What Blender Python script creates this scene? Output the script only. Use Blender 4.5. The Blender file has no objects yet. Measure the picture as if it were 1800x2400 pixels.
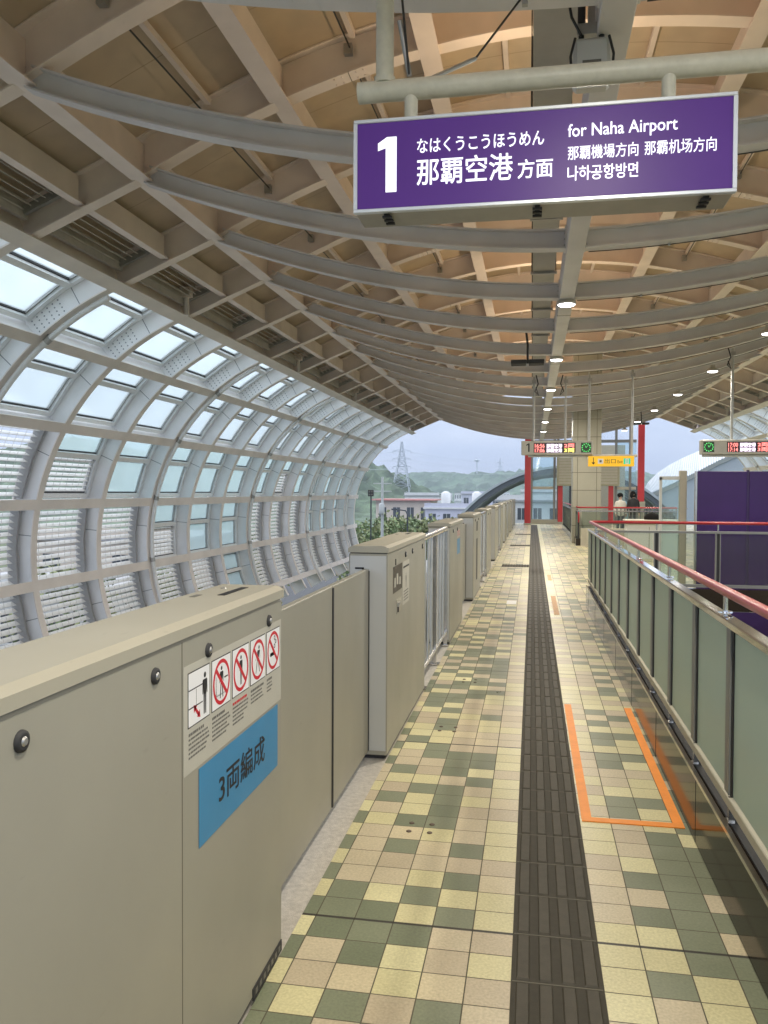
import bpy, math, random
from mathutils import Vector, Matrix, Euler

R = math.radians
scn = bpy.context.scene
COL = scn.collection
random.seed(7)

# ---------------------------------------------------------------- camera
EYE = 1.63
cam_d = bpy.data.cameras.new("camera")
cam_d.sensor_width = 36.0
cam_d.lens = 28.97
cam_d.clip_start = 0.05
cam_d.clip_end = 6000
cam = bpy.data.objects.new("camera", cam_d)
COL.objects.link(cam)
cam.matrix_world = (Matrix.Translation((0, 0, EYE)) @ Matrix.Rotation(R(10.2), 4, 'Z')
                    @ Matrix.Rotation(R(90 - 1.40), 4, 'X') @ Matrix.Rotation(R(0.25), 4, 'Z'))
scn.camera = cam

# ---------------------------------------------------------------- world: overcast sky
W = bpy.data.worlds.new("World")
scn.world = W
W.use_nodes = True
wn, wl = W.node_tree.nodes, W.node_tree.links
wn.clear()
w_out = wn.new('ShaderNodeOutputWorld')
w_bg = wn.new('ShaderNodeBackground')
SUN_EL, SUN_ROT = R(50), R(-60)
sky = wn.new('ShaderNodeTexSky')
sky.sky_type = 'NISHITA'
sky.sun_disc = False
sky.sun_elevation = SUN_EL
sky.sun_rotation = SUN_ROT
sky.air_density = 1.0
sky.dust_density = 2.0
tc = wn.new('ShaderNodeTexCoord')
mp = wn.new('ShaderNodeMapping'); mp.inputs['Scale'].default_value = (1.6, 1.6, 6.0)
nz = wn.new('ShaderNodeTexNoise'); nz.inputs['Scale'].default_value = 2.2
nz.inputs['Detail'].default_value = 6; nz.inputs['Roughness'].default_value = 0.55
rp = wn.new('ShaderNodeValToRGB')
rp.color_ramp.elements[0].position = 0.34; rp.color_ramp.elements[0].color = (4.0, 5.0, 7.3, 1)
rp.color_ramp.elements[1].position = 0.68; rp.color_ramp.elements[1].color = (6.2, 7.0, 8.9, 1)
mx = wn.new('ShaderNodeMixRGB'); mx.inputs['Fac'].default_value = 0.82
wl.new(tc.outputs['Generated'], mp.inputs['Vector'])
wl.new(mp.outputs['Vector'], nz.inputs['Vector'])
wl.new(nz.outputs['Fac'], rp.inputs['Fac'])
wl.new(sky.outputs['Color'], mx.inputs['Color1'])
wl.new(rp.outputs['Color'], mx.inputs['Color2'])
w_sx = wn.new('ShaderNodeSeparateXYZ'); wl.new(tc.outputs['Generated'], w_sx.inputs[0])
w_mr = wn.new('ShaderNodeMapRange')          # overcast sky: the zenith is brighter than the horizon
w_mr.inputs['From Min'].default_value = 0.03; w_mr.inputs['From Max'].default_value = 0.85
w_mr.inputs['To Min'].default_value = 0.72; w_mr.inputs['To Max'].default_value = 2.3
wl.new(w_sx.outputs[2], w_mr.inputs['Value'])
w_mul = wn.new('ShaderNodeVectorMath'); w_mul.operation = 'SCALE'
w_z = wn.new('ShaderNodeMapRange'); w_z.inputs['From Min'].default_value = 0.12; w_z.inputs['From Max'].default_value = 0.6
w_z.inputs['To Max'].default_value = 0.8
wl.new(w_sx.outputs[2], w_z.inputs['Value'])
w_mz = wn.new('ShaderNodeMixRGB'); w_mz.inputs['Color2'].default_value = (6.3, 6.7, 7.0, 1)
wl.new(w_z.outputs['Result'], w_mz.inputs['Fac']); wl.new(mx.outputs['Color'], w_mz.inputs['Color1'])
wl.new(w_mz.outputs['Color'], w_mul.inputs[0]); wl.new(w_mr.outputs['Result'], w_mul.inputs['Scale'])
wl.new(w_mul.outputs[0], w_bg.inputs['Color'])
w_bg.inputs['Strength'].default_value = 0.105
wl.new(w_bg.outputs['Background'], w_out.inputs['Surface'])

# one soft sun behind the overcast
sun_d = bpy.data.lights.new("sun", 'SUN')
sun_d.energy = 0.8
sun_d.angle = R(15)
sun_d.color = (1.0, 0.97, 0.92)
sun = bpy.data.objects.new("sun", sun_d)
COL.objects.link(sun)
_dir = Vector((math.sin(SUN_ROT) * math.cos(SUN_EL), math.cos(SUN_ROT) * math.cos(SUN_EL), math.sin(SUN_EL)))
sun.rotation_euler = _dir.to_track_quat('Z', 'Y').to_euler()

vs = scn.view_settings
vs.view_transform = 'Standard'; vs.look = 'None'; vs.exposure = 0.62; vs.gamma = 1.0
vs.use_curve_mapping = False
scn.cycles.max_bounces = 12
scn.cycles.diffuse_bounces = 5
scn.cycles.glossy_bounces = 4
scn.cycles.transparent_max_bounces = 16
scn.cycles.transmission_bounces = 8
scn.cycles.caustics_reflective = False
scn.cycles.caustics_refractive = False
scn.cycles.sample_clamp_indirect = 6.0
scn.cycles.use_denoising = True
LAMP_W = 34.0
UP_W = 10.0

# ---------------------------------------------------------------- materials
MATS = {}


def mat(name, col, rough=0.6, metal=0.0, noise=0.0, nscale=8.0, bump=0.0, bscale=60.0, emit=None, estr=0.0,
        spec=0.5, coat=0.0, rnoise=0.0):
    if name in MATS:
        return MATS[name]
    m = bpy.data.materials.new(name)
    m.use_nodes = True
    n, l = m.node_tree.nodes, m.node_tree.links
    b = n['Principled BSDF']
    b.inputs['Base Color'].default_value = (*col, 1)
    b.inputs['Roughness'].default_value = rough
    b.inputs['Metallic'].default_value = metal
    b.inputs['Specular IOR Level'].default_value = spec
    if coat:
        b.inputs['Coat Weight'].default_value = coat
        b.inputs['Coat Roughness'].default_value = 0.15
    t = n.new('ShaderNodeTexCoord')
    if noise:
        z = n.new('ShaderNodeTexNoise'); z.inputs['Scale'].default_value = nscale
        z.inputs['Detail'].default_value = 8; z.inputs['Roughness'].default_value = 0.65
        l.new(t.outputs['Object'], z.inputs['Vector'])
        r = n.new('ShaderNodeValToRGB')
        r.color_ramp.elements[0].position = 0.3; r.color_ramp.elements[1].position = 0.7
        r.color_ramp.elements[0].color = tuple(max(0, c * (1 - noise)) for c in col) + (1,)
        r.color_ramp.elements[1].color = tuple(min(1, c * (1 + noise)) for c in col) + (1,)
        l.new(z.outputs['Fac'], r.inputs['Fac']); l.new(r.outputs['Color'], b.inputs['Base Color'])
        if rnoise:
            mr = n.new('ShaderNodeMapRange')
            mr.inputs['To Min'].default_value = max(0.02, rough - rnoise)
            mr.inputs['To Max'].default_value = min(1, rough + rnoise)
            l.new(z.outputs['Fac'], mr.inputs['Value']); l.new(mr.outputs['Result'], b.inputs['Roughness'])
    if bump:
        z = n.new('ShaderNodeTexNoise'); z.inputs['Scale'].default_value = bscale; z.inputs['Detail'].default_value = 4
        l.new(t.outputs['Object'], z.inputs['Vector'])
        bp = n.new('ShaderNodeBump'); bp.inputs['Strength'].default_value = bump; bp.inputs['Distance'].default_value = 0.01
        l.new(z.outputs['Fac'], bp.inputs['Height']); l.new(bp.outputs['Normal'], b.inputs['Normal'])
    if emit:
        b.inputs['Emission Color'].default_value = (*emit, 1)
        b.inputs['Emission Strength'].default_value = estr
    MATS[name] = m
    return m


def glass_mat(name, tint, transp, transl, gloss=0.08, rough=0.12, diff=0.0, dcol=None):
    m = bpy.data.materials.new(name)
    m.use_nodes = True
    n, l = m.node_tree.nodes, m.node_tree.links
    n.clear()
    out = n.new('ShaderNodeOutputMaterial')
    tr = n.new('ShaderNodeBsdfTransparent'); tr.inputs['Color'].default_value = (*tint, 1)
    tl = n.new('ShaderNodeBsdfTranslucent'); tl.inputs['Color'].default_value = (*tint, 1)
    df = n.new('ShaderNodeBsdfDiffuse'); df.inputs['Color'].default_value = (*(dcol or tint), 1)
    gl = n.new('ShaderNodeBsdfGlossy'); gl.inputs['Roughness'].default_value = rough
    tot = transp + transl + diff
    m1 = n.new('ShaderNodeMixShader'); m1.inputs['Fac'].default_value = transl / max(1e-6, transp + transl)
    l.new(tr.outputs[0], m1.inputs[1]); l.new(tl.outputs[0], m1.inputs[2])
    m2 = n.new('ShaderNodeMixShader'); m2.inputs['Fac'].default_value = diff / tot
    l.new(m1.outputs[0], m2.inputs[1]); l.new(df.outputs[0], m2.inputs[2])
    fr = n.new('ShaderNodeFresnel'); fr.inputs['IOR'].default_value = 1.35
    mm = n.new('ShaderNodeMath'); mm.operation = 'MULTIPLY'; mm.inputs[1].default_value = gloss * 8
    cl = n.new('ShaderNodeClamp')
    l.new(fr.outputs[0], mm.inputs[0]); l.new(mm.outputs[0], cl.inputs[0])
    m3 = n.new('ShaderNodeMixShader')
    l.new(cl.outputs[0], m3.inputs['Fac']); l.new(m2.outputs[0], m3.inputs[1]); l.new(gl.outputs[0], m3.inputs[2])
    l.new(m3.outputs[0], out.inputs['Surface'])
    MATS[name] = m
    return m


def worn(name, col, streak=.10, marks=.25, seed=0.0, rough=.42):
    """painted sheet steel with faint wipe streaks and scattered scuffs of their own shape"""
    m = mat(name, col, rough, noise=.05, nscale=1.1)
    n, l = m.node_tree.nodes, m.node_tree.links
    b = n['Principled BSDF']
    src = b.inputs['Base Color'].links[0].from_socket
    t = n.new('ShaderNodeTexCoord')
    mp_ = n.new('ShaderNodeMapping'); mp_.inputs['Scale'].default_value = (1.1, 1.1, .8); mp_.inputs['Location'].default_value = (seed, seed, 0)
    l.new(t.outputs['Object'], mp_.inputs['Vector'])
    z1 = n.new('ShaderNodeTexNoise'); z1.inputs['Scale'].default_value = 1.6; z1.inputs['Detail'].default_value = 6
    l.new(mp_.outputs['Vector'], z1.inputs['Vector'])
    r1 = n.new('ShaderNodeMapRange'); r1.inputs['From Min'].default_value = .35; r1.inputs['From Max'].default_value = .7
    r1.inputs['To Min'].default_value = 1 + streak * .4; r1.inputs['To Max'].default_value = 1 - streak
    l.new(z1.outputs['Fac'], r1.inputs['Value'])
    mp2 = n.new('ShaderNodeMapping'); mp2.inputs['Scale'].default_value = (30, 7, 22); mp2.inputs['Rotation'].default_value = (.5, .3, .2)
    l.new(t.outputs['Object'], mp2.inputs['Vector'])
    z2 = n.new('ShaderNodeTexNoise'); z2.inputs['Scale'].default_value = 1.3; z2.inputs['Detail'].default_value = 3
    l.new(mp2.outputs['Vector'], z2.inputs['Vector'])
    r2 = n.new('ShaderNodeMapRange'); r2.inputs['From Min'].default_value = .70; r2.inputs['From Max'].default_value = .78
    r2.inputs['To Min'].default_value = 1; r2.inputs['To Max'].default_value = 1 - marks
    l.new(z2.outputs['Fac'], r2.inputs['Value'])
    mu = n.new('ShaderNodeMath'); mu.operation = 'MULTIPLY'
    l.new(r1.outputs['Result'], mu.inputs[0]); l.new(r2.outputs['Result'], mu.inputs[1])
    vm = n.new('ShaderNodeVectorMath'); vm.operation = 'SCALE'
    l.new(src, vm.inputs[0]); l.new(mu.outputs[0], vm.inputs['Scale']); l.new(vm.outputs[0], b.inputs['Base Color'])
    rr = n.new('ShaderNodeMapRange'); rr.inputs['To Min'].default_value = rough - .12; rr.inputs['To Max'].default_value = rough + .14
    l.new(z1.outputs['Fac'], rr.inputs['Value']); l.new(rr.outputs['Result'], b.inputs['Roughness'])
    bz = n.new('ShaderNodeTexNoise'); bz.inputs['Scale'].default_value = 1.7; bz.inputs['Detail'].default_value = 2
    l.new(t.outputs['Object'], bz.inputs['Vector'])
    bp = n.new('ShaderNodeBump'); bp.inputs['Strength'].default_value = .12; bp.inputs['Distance'].default_value = .02
    l.new(bz.outputs['Fac'], bp.inputs['Height']); l.new(bp.outputs['Normal'], b.inputs['Normal'])
    return m


class NT:
    """tiny helper for node maths"""
    def __init__(s, m):
        s.n, s.l = m.node_tree.nodes, m.node_tree.links

    def math(s, op, a, b=None, c=None):
        x = s.n.new('ShaderNodeMath'); x.operation = op
        for i, v in enumerate((a, b, c)):
            if v is None: continue
            if isinstance(v, (int, float)): x.inputs[i].default_value = v
            else: s.l.new(v, x.inputs[i])
        return x.outputs[0]


STRIP_L, STRIP_R, EDGE_L, EDGE_R = -0.055, 0.245, -0.86, 0.76
TILE = 0.15


def floor_mat():
    m = bpy.data.materials.new("platform_tiles")
    m.use_nodes = True
    n, l = m.node_tree.nodes, m.node_tree.links
    b = n['Principled BSDF']
    q = NT(m)
    t = n.new('ShaderNodeTexCoord')
    sx = n.new('ShaderNodeSeparateXYZ'); l.new(t.outputs['Object'], sx.inputs[0])
    X, Y = sx.outputs[0], sx.outputs[1]
    # the right-hand side starts its own grid at the strip's right edge
    right = q.math('GREATER_THAN', X, 0.1)
    xo = q.math('ADD', X, q.math('MULTIPLY_ADD', right, -(STRIP_R - STRIP_L), -STRIP_L))
    fx = q.math('DIVIDE', xo, TILE); fy = q.math('DIVIDE', q.math('SUBTRACT', Y, 3.04), TILE)
    ix = q.math('FLOOR', fx); iy = q.math('FLOOR', fy)
    cv = n.new('ShaderNodeCombineXYZ'); l.new(ix, cv.inputs[0]); l.new(iy, cv.inputs[1]); l.new(right, cv.inputs[2])
    wn_ = n.new('ShaderNodeTexWhiteNoise'); wn_.noise_dimensions = '3D'; l.new(cv.outputs[0], wn_.inputs['Vector'])
    rnd = wn_.outputs['Value']
    # tiles that touch the tactile strip are never green, and far tiles are mostly cream
    par = q.math('MODULO', q.math('ADD', q.math('ADD', ix, iy), 1000.0), 2.0)
    rnd = q.math('ADD', q.math('MULTIPLY', rnd, .78), q.math('MULTIPLY', par, .22))
    near_strip = q.math('ADD', q.math('COMPARE', ix, -1.0, 0.3), q.math('MULTIPLY', q.math('COMPARE', ix, 0.0, 0.3), right))
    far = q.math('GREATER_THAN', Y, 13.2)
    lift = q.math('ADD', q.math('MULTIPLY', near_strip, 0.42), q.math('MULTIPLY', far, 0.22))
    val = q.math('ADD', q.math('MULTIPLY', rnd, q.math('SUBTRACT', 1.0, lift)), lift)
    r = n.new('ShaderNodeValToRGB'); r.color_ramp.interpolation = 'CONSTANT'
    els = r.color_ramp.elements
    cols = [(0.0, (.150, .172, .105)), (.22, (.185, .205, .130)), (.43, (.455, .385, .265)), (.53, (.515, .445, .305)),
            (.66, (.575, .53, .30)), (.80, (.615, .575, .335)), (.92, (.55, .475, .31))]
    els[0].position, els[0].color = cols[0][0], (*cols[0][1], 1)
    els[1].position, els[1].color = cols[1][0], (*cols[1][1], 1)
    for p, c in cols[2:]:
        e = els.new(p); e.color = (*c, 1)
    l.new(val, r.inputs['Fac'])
    nz1 = n.new('ShaderNodeTexNoise'); nz1.inputs['Scale'].default_value = 100; nz1.inputs['Detail'].default_value = 5
    l.new(t.outputs['Object'], nz1.inputs['Vector'])
    nz2 = n.new('ShaderNodeTexNoise'); nz2.inputs['Scale'].default_value = 1.3; nz2.inputs['Detail'].default_value = 7
    nz2.inputs['Roughness'].default_value = 0.7
    l.new(t.outputs['Object'], nz2.inputs['Vector'])
    s1 = q.math('ADD', q.math('MULTIPLY_ADD', nz1.outputs['Fac'], 0.70, 0.63), q.math('MULTIPLY_ADD', nz2.outputs['Fac'], 0.55, -0.29))
    mul = n.new('ShaderNodeMixRGB'); mul.blend_type = 'MULTIPLY'; mul.inputs['Fac'].default_value = 1
    cc = n.new('ShaderNodeCombineColor')
    for i in range(3): l.new(s1, cc.inputs[i])
    l.new(r.outputs['Color'], mul.inputs['Color1']); l.new(cc.outputs[0], mul.inputs['Color2'])
    # grout
    ex = q.math('ABSOLUTE', q.math('SUBTRACT', q.math('FRACT', fx), 0.5))
    ey = q.math('ABSOLUTE', q.math('SUBTRACT', q.math('FRACT', fy), 0.5))
    g = q.math('GREATER_THAN', q.math('MAXIMUM', ex, ey), 0.5 - 0.0155)
    mg = n.new('ShaderNodeMixRGB'); mg.inputs['Color2'].default_value = (.085, .074, .046, 1)
    l.new(g, mg.inputs['Fac']); l.new(mul.outputs['Color'], mg.inputs['Color1'])
    # movement joints across the platform every 2.25 m
    jy = q.math('ABSOLUTE', q.math('SUBTRACT', q.math('FRACT', q.math('DIVIDE', q.math('SUBTRACT', Y, 3.04 - 1.125), 2.25)), 0.5))
    j = q.math('LESS_THAN', jy, 0.0035)
    mj = n.new('ShaderNodeMixRGB'); mj.inputs['Color2'].default_value = (.03, .027, .02, 1)
    l.new(j, mj.inputs['Fac']); l.new(mg.outputs['Color'], mj.inputs['Color1'])
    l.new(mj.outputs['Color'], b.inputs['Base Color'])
    rr = q.math('ADD', q.math('MULTIPLY_ADD', nz2.outputs['Fac'], 0.5, 0.12), q.math('MULTIPLY', g, 0.35))
    l.new(rr, b.inputs['Roughness'])
    bp = n.new('ShaderNodeBump'); bp.inputs['Strength'].default_value = 0.35; bp.inputs['Distance'].default_value = 0.004
    hh = q.math('ADD', q.math('SUBTRACT', 1.0, g), q.math('MULTIPLY', nz1.outputs['Fac'], 0.15))
    l.new(hh, bp.inputs['Height']); l.new(bp.outputs['Normal'], b.inputs['Normal'])
    MATS['platform_tiles'] = m
    return m


def panel_lines_mat(name, col, col2, scale, axis=1, width=0.04, rough=0.6, noise=0.08):
    """flat paint with thin seams every `scale` metres along one axis"""
    m = bpy.data.materials.new(name)
    m.use_nodes = True
    n, l = m.node_tree.nodes, m.node_tree.links
    b = n['Principled BSDF']; q = NT(m)
    t = n.new('ShaderNodeTexCoord')
    sx = n.new('ShaderNodeSeparateXYZ'); l.new(t.outputs['Object'], sx.inputs[0])
    f = q.math('FRACT', q.math('DIVIDE', sx.outputs[axis], scale))
    g = q.math('LESS_THAN', f, width)
    z = n.new('ShaderNodeTexNoise'); z.inputs['Scale'].default_value = 3; z.inputs['Detail'].default_value = 6
    l.new(t.outputs['Object'], z.inputs['Vector'])
    r = n.new('ShaderNodeValToRGB')
    r.color_ramp.elements[0].position = .3; r.color_ramp.elements[1].position = .7
    r.color_ramp.elements[0].color = tuple(c * (1 - noise) for c in col) + (1,)
    r.color_ramp.elements[1].color = tuple(c * (1 + noise) for c in col) + (1,)
    l.new(z.outputs['Fac'], r.inputs['Fac'])
    mg = n.new('ShaderNodeMixRGB'); mg.inputs['Color2'].default_value = (*col2, 1)
    l.new(g, mg.inputs['Fac']); l.new(r.outputs['Color'], mg.inputs['Color1'])
    l.new(mg.outputs['Color'], b.inputs['Base Color'])
    b.inputs['Roughness'].default_value = rough
    MATS[name] = m
    return m


worn('steel_paint', (.68, .665, .675), .10, .16, 1.0, .5)
worn('rafter_paint', (.84, .735, .675), .10, .16, 2.0, .5)
worn('wall_paint', (.80, .745, .70), .08, .14, 4.0, .45)
worn('web_paint', (.86, .87, .88), .07, .14, 6.0, .5)
mat('hole_dark', (.25, .27, .30), .7)
panel_lines_mat('roof_sheet', (.56, .45, .325), (.40, .30, .20), 1.125, 1, .012, .55)
mat('louvre_dark', (.50, .46, .42), .55, noise=.12, nscale=6)
mat('galv', (.44, .44, .43), .38, metal=.75, noise=.12, nscale=14, rnoise=.1)
mat('alu', (.60, .61, .60), .35, metal=.6, noise=.05, nscale=10)
mat('alu_white', (.80, .82, .83), .4, noise=.05, nscale=10)
mat('chrome', (.75, .75, .75), .09, metal=1.0, noise=.04, nscale=5)
mat('stainless', (.62, .60, .56), .2, metal=1.0, noise=.08, nscale=12, rnoise=.08)
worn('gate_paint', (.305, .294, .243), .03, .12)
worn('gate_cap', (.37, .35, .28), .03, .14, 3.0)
worn('gate_end_skylit', (.48, .49, .48), .03, .12, 5.0)
mat('gap_black', (.012, .012, .013), .6)
mat('slat_grey', (.80, .81, .81), .45, metal=.0, noise=.10, nscale=6)
mat('gasket', (.34, .34, .34), .6)
mat('rubber', (.025, .025, .026), .7)
mat('sticker_grey', (.46, .445, .38), .5, noise=.03)
mat('label_blue', (.035, .22, .42), .4, noise=.04, nscale=6)
mat('print_black', (.012, .012, .014), .5)
mat('print_grey', (.14, .135, .12), .6)
mat('print_white', (.80, .80, .80), .5)
mat('print_red', (.58, .015, .03), .5)
mat('photo_brown', (.05, .04, .03), .4, noise=.8, nscale=25)
mat('sill_plate', (.50, .47, .42), .5, metal=.4, noise=.18, nscale=40, bump=.3, bscale=160)
mat('tactile', (.046, .041, .030), .65, spec=.22, noise=.14, nscale=30, bump=.12, bscale=180)
mat('tactile_bar', (.062, .055, .041), .6, spec=.26, noise=.15, nscale=24, bump=.12, bscale=180)
mat('tape_orange', (.86, .27, .015), .5, noise=.10, nscale=9)
mat('granite', (.030, .023, .016), .12, noise=.3, nscale=60, spec=.10)
mat('rail_red', (.36, .010, .016), .30, noise=.06, nscale=8)
mat('rail_crimson', (.24, .008, .04), .3)
mat('post_grey', (.20, .205, .195), .4, metal=.2, noise=.06)
mat('sign_purple', (.060, .020, .150), .36, noise=.06, nscale=3, spec=.22, emit=(.06, .02, .15), estr=.40)
mat('sign_white', (.85, .86, .9), .3, emit=(.9, .92, 1), estr=.55)
mat('sign_frame', (.66, .70, .74), .3, metal=.3)
mat('pipe_white', (.62, .61, .52), .42, noise=.10, nscale=14, rnoise=.1)
mat('box_grey', (.36, .35, .31), .5, noise=.08)
mat('lens', (.9, .9, .9), .4, emit=(1, .99, .96), estr=9)
mat('lens_warm', (.9, .7, .4), .4, emit=(1, .68, .36), estr=4)
mat('lamp_body', (.48, .46, .41), .45, metal=.2)
mat('board_case', (.42, .41, .36), .45, noise=.05)
mat('led_black', (.012, .006, .008), .35)
mat('led_red', (.9, .05, .05), .5, emit=(1, .34, .30), estr=1.1)
mat('led_white', (.9, .85, 1), .5, emit=(1, .86, 1), estr=1.0)
mat('led_yellow', (.9, .8, .1), .5, emit=(1, .9, .25), estr=1.0)
mat('clock_green', (.01, .05, .012), .4)
mat('clock_mark', (.1, .8, .2), .5, emit=(.2, 1, .3), estr=.9)
mat('exit_yellow', (.80, .46, .015), .35, emit=(.9, .5, .01), estr=.28)
mat('exit_green', (.02, .5, .25), .4, emit=(.05, .7, .4), estr=.3)
mat('column_tile', (.37, .355, .285), .35, noise=.05, nscale=2)
mat('joint_dark', (.13, .12, .09), .7)
mat('red_paint', (.55, .022, .030), .35, noise=.08, nscale=3, coat=.2)
mat('purple_film', (.040, .008, .105), .25, noise=.18, nscale=1.2)
mat('purple_deep', (.035, .012, .085), .3, noise=.12, nscale=1.2)
mat('white_metal', (.62, .63, .60), .4, noise=.04)
mat('beige_panel', (.46, .43, .34), .5, noise=.05)
mat('shutter', (.36, .345, .24), .45, noise=.05)
mat('concrete', (.34, .33, .31), .85, noise=.15, nscale=1.5, bump=.2, bscale=20)
mat('asphalt', (.06, .06, .062), .9, noise=.2, nscale=2)
mat('tray_grey', (.46, .45, .41), .45, metal=.25, noise=.06)
mat('cable_black', (.015, .015, .015), .5)
mat('device_white', (.55, .55, .54), .4, noise=.04)
mat('skin', (.50, .33, .24), .6)
mat('hair_black', (.010, .009, .008), .9, spec=.1)
mat('cloth_white', (.68, .66, .60), .8, noise=.06, nscale=12)
mat('cloth_black', (.016, .016, .018), .8)
mat('trousers', (.06, .065, .09), .85)
mat('wall_white', (.66, .66, .66), .8, noise=.10, nscale=.5)
mat('wall_cream', (.60, .52, .44), .8, noise=.10, nscale=.5)
mat('wall_lilac', (.56, .56, .66), .8, noise=.08, nscale=.5)
mat('roof_pink', (.56, .24, .22), .7, noise=.15, nscale=2)
mat('roof_grey', (.34, .34, .35), .8, noise=.15, nscale=1)
mat('window_dark', (.05, .06, .075), .15)
mat('barrel_grey', (.42, .46, .49), .5, metal=.3, noise=.08)
mat('barrel_dark', (.085, .10, .115), .5, noise=.1)
mat('ribbed_white', (.66, .66, .67), .5, noise=.04)
mat('pylon_steel', (.50, .54, .60), .6, metal=.3)
mat('pole_grey', (.46, .47, .47), .7, noise=.1)
mat('lamp_dark', (.03, .035, .05), .5)
mat('bark', (.10, .08, .06), .9, noise=.3, nscale=10)
mat('leaf_a', (.14, .20, .075), .6, noise=.5, nscale=.7)
mat('leaf_b', (.21, .235, .095), .6, noise=.5, nscale=.7)
mat('hill_wood', (.080, .115, .065), .9, noise=.65, nscale=.16)
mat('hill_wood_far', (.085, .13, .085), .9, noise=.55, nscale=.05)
mat('grass', (.08, .10, .04), .9, noise=.4, nscale=.2)
mat('wire_dark', (.03, .03, .03), .4)
FROST = glass_mat('frosted_glass', (.86, .965, .985), .42, .50, gloss=.05, rough=.2)
FROST_LOW = glass_mat('frosted_glass_aqua', (.74, .935, .95), .34, .55, gloss=.05, rough=.2)
RAILGLASS = glass_mat('railing_glass', (.50, .60, .52), .12, .36, gloss=.04, rough=.15, diff=.52, dcol=(.70, .77, .65))
RAILCLEAR = glass_mat('railing_glass_clear', (.80, .84, .82), .97, .02, gloss=.015, rough=.05, diff=.01, dcol=(.30, .35, .30))
CLEAR = glass_mat('clear_glass', (.84, .93, .95), .86, .10, gloss=.10, rough=.03)
floor_mat()


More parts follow.
